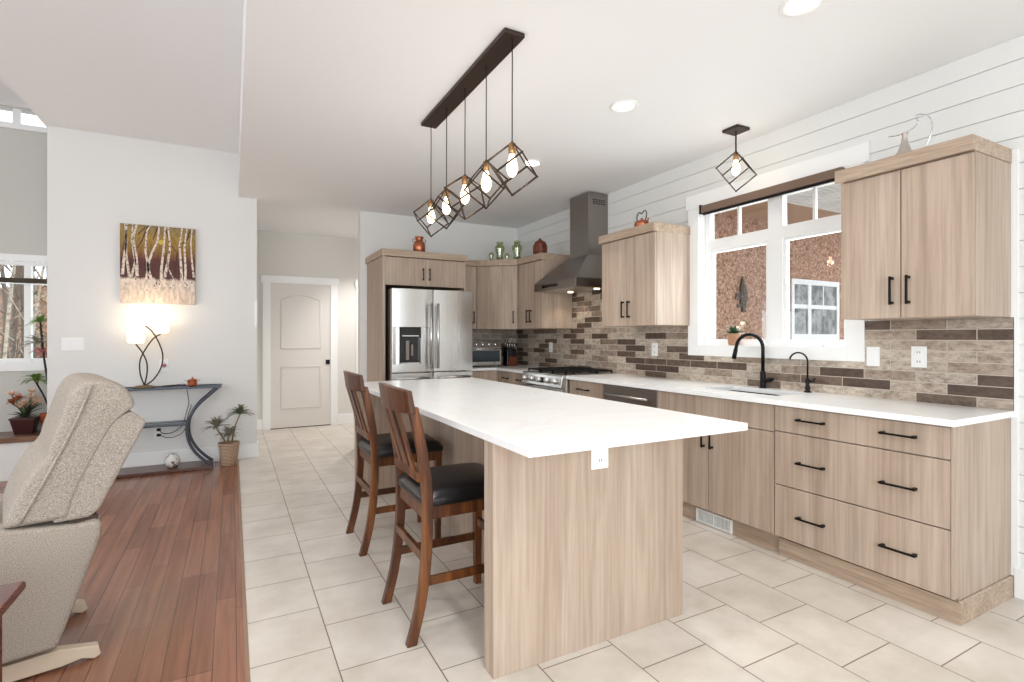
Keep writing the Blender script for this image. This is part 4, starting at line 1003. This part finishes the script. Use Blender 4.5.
arm = sm([(-.020, .10+.02), (-.128+.012, .104), (-.5, .10), (-.92, .10)], 2)
armp = [(-.132, .105), (-.92, .105), (-.945, .14), (-.95, .52), (-.93, .572), (-.85, .59), (-.5, .59), (-.288, .583), (-.08, .556), (-.02, .562), (.0, .545), (-.002, .50), (-.018, .445), (-.075, .27)]
for y0, y1, nm in ((0, .15, 'arm'), (WD-.15, WD, 'arm')): pillow(nm, armp, y0, y1, .01, inset=.008)
backp = sm([(-.105, .572), (-.085, .66), (-.03, .79), (.035, .92), (.085, .975), (.108, .995), (.102, 1.03), (.074, 1.074), (.026, 1.102), (-.03, 1.108), (-.068, 1.094), (-.100, 1.05), (-.125, .97), (-.152, .88), (-.168, .82), (-.215, .76), (-.262, .66), (-.285, .575)], 3)
pillow('back_cushion', backp, .012, WD-.02, .02, rows=16, inset=.012)
shell = [(-.15, .572), (-.035, .572), (-.006, .60), (.147, .925), (.095, .975), (.0, .93)]
b = prism(bm_(), shell, 1, .018, WD-.03); obj('back_shell', b, M['tweed'], t, world=False, bev=.012)
b = tube(bm_(), [(x, .003, z) for x, z in sm([(-.24, .60), (-.15, .79), (-.075, .97), (-.035, 1.09)], 4)], .006, 6)
obj('piping', b, M['tweed'], t, smooth=True, world=False)
pillow('seat_cushion', [(-.25, .36), (-.25, .47), (-.6, .5), (-.93, .5), (-.96, .46), (-.95, .36)], .15, WD-.15, 0)
obj('seat_base', box(-.86, -.15, .14, WD-.14, .085, .36), M['tweed'], t, world=False, bev=.01)
creamwood = mat('cream_painted_foot', (206, 188, 166), .5)
for y in (.045, WD-.14):
    obj('foot', prism(bm_(), [(0, .012), (-.008, .048), (-.13, .08), (-.86, .085), (-.86, .035), (-.12, .012), (-.06, .018), (-.02, .001)], 1, y, y+.045), creamwood, t, world=False, bev=.004)
obj('gap_lining', box(-.10, -.012, .03, .15, .556, .575), M['gap'], t, world=False)

# ------------------------------------------------------------------ end table
t = thing('end_table', 'dark cherry end table at the bottom left beside the recliner', 'table', (-.8, 1.62, 0))
b = box(-1.07, -.502, 1.34, 1.907, .580, .602); obj('table_top', b, M['cherry'], t, bev=.006)
obj('top_moulding', box(-1.055, -.518, 1.355, 1.892, .560, .580), M['cherry'], t, bev=.008)
for x in (-1.03, -.60):
    for y in (1.38, 1.83): obj('leg', box(x, x+.055, y, y+.055, 0, .56), M['cherry'], t, bev=.004)
b = box(-1.0, -.575, 1.84, 1.86, .42, .56); bx(b, -1.0, -.575, 1.385, 1.405, .42, .56); bx(b, -1.02, -1.0, 1.405, 1.84, .42, .56); bx(b, -.575, -.555, 1.42, 1.84, .42, .56)
obj('apron', b, M['cherry'], t)
obj('lower_shelf', box(-1.01, -.57, 1.40, 1.87, .14, .16), M['cherry'], t)

# ------------------------------------------------------------------ recess on the left: wall, windows, ledge, plants
WY = 6.6
b = bm_(); X0, X1 = -4.1, -1.28
bx(b, X0, X1, WY, WY+.14, 0, 1.01); bx(b, X0, X1, WY, WY+.14, 2.03, 3.28); bx(b, X0, X1, WY, WY+.14, 3.46, 3.7)
bx(b, X0, -3.4, WY, WY+.14, 1.01, 2.03); bx(b, -1.38, X1, WY, WY+.14, 1.01, 2.03); bx(b, X0, -3.4, WY, WY+.14, 3.28, 3.46); bx(b, -1.34, X1, WY, WY+.14, 3.28, 3.46)
struct('wall_bay', b, paint('bay_wall_paint_shaded', (206, 203, 197)))  # wall paint darkened to carry the shade around the bay window
b = box(-3.5, -1.29, WY-.02, WY, .955, 1.035); bx(b, -3.5, -1.29, WY-.02, WY, 2.0, 2.065); bx(b, -3.5, -3.4, WY-.02, WY, 1.035, 2.0)
t = struct('window_2', b, M['trim'])
b = box(-1.757, -1.706, WY+.0, WY+.06, 1.035, 2.0); bx(b, -2.62, -2.57, WY, WY+.06, 1.035, 2.0); bx(b, -3.4, -1.38, WY+.01, WY+.06, 1.035, 1.072); bx(b, -3.4, -1.38, WY+.01, WY+.06, 1.965, 2.0)
obj('window_frame', b, M['trim'], t)
obj('pane', box(-3.4, -1.38, WY+.03, WY+.034, 1.072, 1.965), M['glass'], t)
b = box(-3.45, -1.29, WY-.02, WY+.0, 3.255, 3.305); t = struct('window_3', b, M['trim'])
b = box(-3.4, -1.34, WY+.02, WY+.06, 3.305, 3.32); bx(b, -1.845, -1.79, WY+.02, WY+.06, 3.32, 3.46)
obj('window_frame', b, M['trim'], t); obj('pane', box(-3.4, -1.34, WY+.035, WY+.039, 3.32, 3.46), M['glass'], t)
t = thing('window_blind', 'rolled dark blind rail across the bay window', 'window shade', (-2.3, WY-.03, 1.82))
obj('rail', box(-3.42, -1.36, WY-.045, WY-.021, 1.792, 1.838), mat('dark_woven_blind', (66, 58, 44), .8), t, bev=.004)
obj('pull_bar', box(-3.42, -1.36, WY-.04, WY-.026, 1.78, 1.79), M['trim'], t)
struct('wall_ledge_front', box(-4.0, -1.33, BY+.03, BY+.1, 0, .335), M['wall'])
t = obj('window_ledge', box(-4.0, -1.33, BY+.005, WY-.001, .335, .383), wood('ledge_wood', (78, 52, 38), (118, 84, 62), (150, 112, 86), scale=(.9, 14, 14), rough=.3), bev=.004)
tag(t, 'dark wooden window ledge in the bay carrying the flower pot', 'ledge')
t = thing('flowering_plant', 'cream and rust flowers in a square dark red pot on the window ledge', 'plant', (-1.70, 6.42, .383))
fx, fy, fz = -1.70, 6.42, .383
obj('pot', bx(hexa(bm_(), [(fx-.062, fy-.062, fz), (fx+.062, fy-.062, fz), (fx+.062, fy+.062, fz), (fx-.062, fy+.062, fz)], [(fx-.088, fy-.088, fz+.135), (fx+.088, fy-.088, fz+.135), (fx+.088, fy+.088, fz+.135), (fx-.088, fy+.088, fz+.135)]), fx-.094, fx+.094, fy-.094, fy+.094, fz+.135, fz+.15), M['darkpot'], t, bev=.004)
R_ = random.Random(8); b = bm_(); bl = bm_(); heads = []
for k in range(12):
    a = R_.uniform(0, 2*PI); r = R_.uniform(.02, .14); p = (fx+r*math.cos(a), fy+r*math.sin(a)*.7, fz+.15+R_.uniform(.08, .22)); heads.append(p)
    tube(b, [(fx, fy, fz+.14), ((fx+p[0])/2, (fy+p[1])/2, (fz+.14+p[2])/2+.02), p], .004, 5)
obj('stem', b, M['leaf'], t, smooth=True)
for k in range(24):
    a = R_.uniform(0, 2*PI); r = R_.uniform(.06, .15); leafblade(bl, (fx, fy, fz+.14), (fx+r*math.cos(a), fy+r*math.sin(a), fz+.16+R_.uniform(0, .16)), .035, .01)
obj('foliage', bl, mat('dark_leaf', (58, 62, 44), .5), t)
for k, p in enumerate(heads):
    b = bm_(); tuft(b, p, .055, 12, .03, 1.0, R_, .01); obj('flower', b, M['petal'] if k % 3 else M['petalr'], t)
t = thing('potted_dracaena', 'tall plant with pink and green leaf tufts behind the wall corner on the left', 'plant', (-1.52, 6.40, .383))
dx_, dy_ = -1.52, 6.45
obj('pot', lathe(bm_(), [(.06, 0), (.065, .004), (.085, .16), (.09, .17), (.08, .17), (.07, .15), (.01, .148)], (dx_, dy_, .383), 22), M['terracotta'], t, smooth=True)
b = tube(bm_(), curve([(dx_, dy_, .53), (dx_-.02, dy_, .8), (dx_-.06, dy_+.02, 1.1), (dx_-.08, dy_, 1.42)], 4), .009, 7)
tube(b, curve([(dx_, dy_, .53), (dx_-.04, dy_-.03, .70), (dx_-.10, dy_-.04, .85)], 4), .007, 6); obj('stem', b, M['soil'], t, smooth=True)
R_ = random.Random(11)
for c_, r_, n_l, m_ in (((dx_-.08, dy_, 1.42), .12, 26, 'leafg'), ((dx_-.10, dy_, 1.22), .15, 34, 'leaf2'), ((dx_-.07, dy_+.02, 1.13), .12, 22, 'petalp'), ((dx_-.10, dy_-.04, .87), .15, 34, 'leafg')):
    b = bm_(); tuft(b, c_, r_, n_l, .03, .8, R_, .05); obj('foliage', b, M[m_], t)

# ------------------------------------------------------------------ outside
b = bm_(); N = 24
g = [[b.verts.new((-22+i*1.2, 6.8+j*1.7, -.7+(j/N)**1.6*5.5+.22*math.sin(i*1.7)*math.cos(j*1.3))) for j in range(N+1)] for i in range(18)]
for i in range(17):
    for j in range(N): b.faces.new((g[i][j], g[i+1][j], g[i+1][j+1], g[i][j+1]))
forest = obj('forest_ground', b, M['forest'], smooth=True); forest['kind'] = 'structure'
R_ = random.Random(21); k = 0
specs = []
for (Y_, rt, r) in ((9.6, -.277, .045), (9.2, -.251, .03), (11.5, -.262, .075), (12.5, -.286, .06), (10.5, -.247, .04), (15, -.272, .09), (18, -.281, .11), (20, -.265, .08), (22, -.250, .12), (23, -.275, .1), (14, -.30, .07), (14, -.23, .07), (17, -.31, .09), (24, -.288, .14), (26, -.26, .15), (27, -.28, .13), (21, -.24, .09), (13, -.33, .08), (16, -.34, .08)):
    specs.append((rt*Y_, Y_, r))
for i, (x, y, r) in enumerate(specs):
    r *= .62
    j = min(N-1, int((y-6.8)/1.7)); z = -.9+(j/N)**1.6*5.5
    b = tube(bm_(), curve([(x, y, z), (x+R_.uniform(-.15, .15), y, z+1.8), (x+R_.uniform(-.3, .3), y, z+4.2)], 4), [r*(1-.06*q) for q in range(9)], 9)
    pale = i % 4 == 0
    bark = M['bark'] if pale else M['darkbark']
    tk = thing('forest_tree', 'bare pale-barked forest tree outside the bay window' if pale else 'bare dark-barked forest tree outside the bay window', 'tree', (x, y, z), 0, 'pale trees outside the bay window' if pale else 'dark trees outside the bay window')
    obj('trunk', b, bark, tk, smooth=True)
    b = bm_()
    for q in range(9):
        zz = z+1.2+q*.3; a = R_.uniform(0, 2*PI); L = R_.uniform(.2, .5); tube(b, [(x, y, zz), (x+math.cos(a)*L*.6, y+math.sin(a)*L*.6, zz+L*.5), (x+math.cos(a)*L, y+math.sin(a)*L, zz+L*1.1)], [r*.3, r*.2, .008], 5)
    obj('branch', b, bark, tk, smooth=True)
# undergrowth
b = bm_(); R_ = random.Random(30)
for q in range(420):
    y = R_.uniform(9, 22); x = y*R_.uniform(-.33, -.2); j = min(N-1, int((y-6.8)/1.7)); z = -.75+(j/N)**1.6*5.5
    leafblade(b, (x, y, z), (x+R_.uniform(-.2, .2), y+R_.uniform(-.1, .1), z+R_.uniform(.3, 1.5)), .05, 0, 3)
obj('undergrowth', b, mat('dry_brush', (84, 70, 46), .9), forest)

# stucco wing outside the kitchen window
struct('wall_exterior', box(4.6, 15, 5.6, 5.8, -1, 3.25), M['stucco'])
struct('ceiling_porch', box(3.57, 15, 4.25, 5.85, 3.2, 3.3), M['soffit'])
b = box(3.57, 9, 1.2, 4.25, 3.02, 3.12)
for i in range(40): y = 1.25+i*.075; bx(b, 3.6, 9, y, y+.045, 3.0, 3.02)
struct('ceiling_porch.001', b, M['trim'])
struct('ground_exterior', box(3.6, 16, -6, 5.6, -1.1, -.6), mat('patio', (176, 168, 158), .9))
t = struct('window_6', bx(bx(bx(box(8.40, 9.78, 5.56, 5.6, 2.19, 2.28), 8.40, 9.78, 5.56, 5.6, 1.24, 1.33), 8.40, 8.47, 5.56, 5.6, 1.33, 2.19), 9.71, 9.78, 5.56, 5.6, 1.33, 2.19), M['trim'])
obj('window_frame', bx(bx(box(8.86, 8.95, 5.565, 5.6, 1.33, 2.19), 8.47, 9.71, 5.568, 5.6, 1.775, 1.845), 9.31, 9.34, 5.58, 5.6, 1.845, 2.19), M['trim'], t)
pm = mat('painted_reflection_glass', (150, 148, 148), .12); n_, l_, b_ = nt(pm)
rr = ramp(n_, [(.40, (62, 66, 64)), (.6, (168, 166, 164))]); l_.new(noise(n_, l_, coords(n_, l_, (3, 1, 2)), 2.2, 6, .7), rr.inputs[0]); l_.new(rr.outputs[0], b_.inputs['Base Color'])  # mottled greys paint reflected trees into the pane colour
obj('pane', box(8.47, 9.71, 5.585, 5.59, 1.33, 2.19), pm, t)
fishm = mat('patina_metal', (74, 56, 40), .5, .3)
t = thing('wall_fish', 'patinated metal fish hung head-up on the stucco wall outside', 'wall ornament', (7.16, 5.58, 1.98))
def F(pts): return [(7.16+a*.62, 1.98+c*.62) for a, c in pts]
obj('body', prism(bm_(), F([(.0, .45), (.07, .30), (.16, .12), (.20, -.08), (.17, -.26), (.12, -.42), (.15, -.50), (.06, -.46), (-.02, -.50), (.0, -.40), (-.06, -.26), (-.09, -.08), (-.07, .12), (-.04, .28)]), 1, 5.565, 5.592), fishm, t, bev=.01)
obj('fin', prism(bm_(), F([(-.08, .02), (-.24, .0), (-.20, -.08), (-.30, -.16), (-.14, -.16), (-.08, -.14)]), 1, 5.57, 5.59), fishm, t)
obj('fin', prism(bm_(), F([(-.06, -.26), (-.20, -.30), (-.16, -.38), (-.03, -.36)]), 1, 5.57, 5.59), fishm, t)
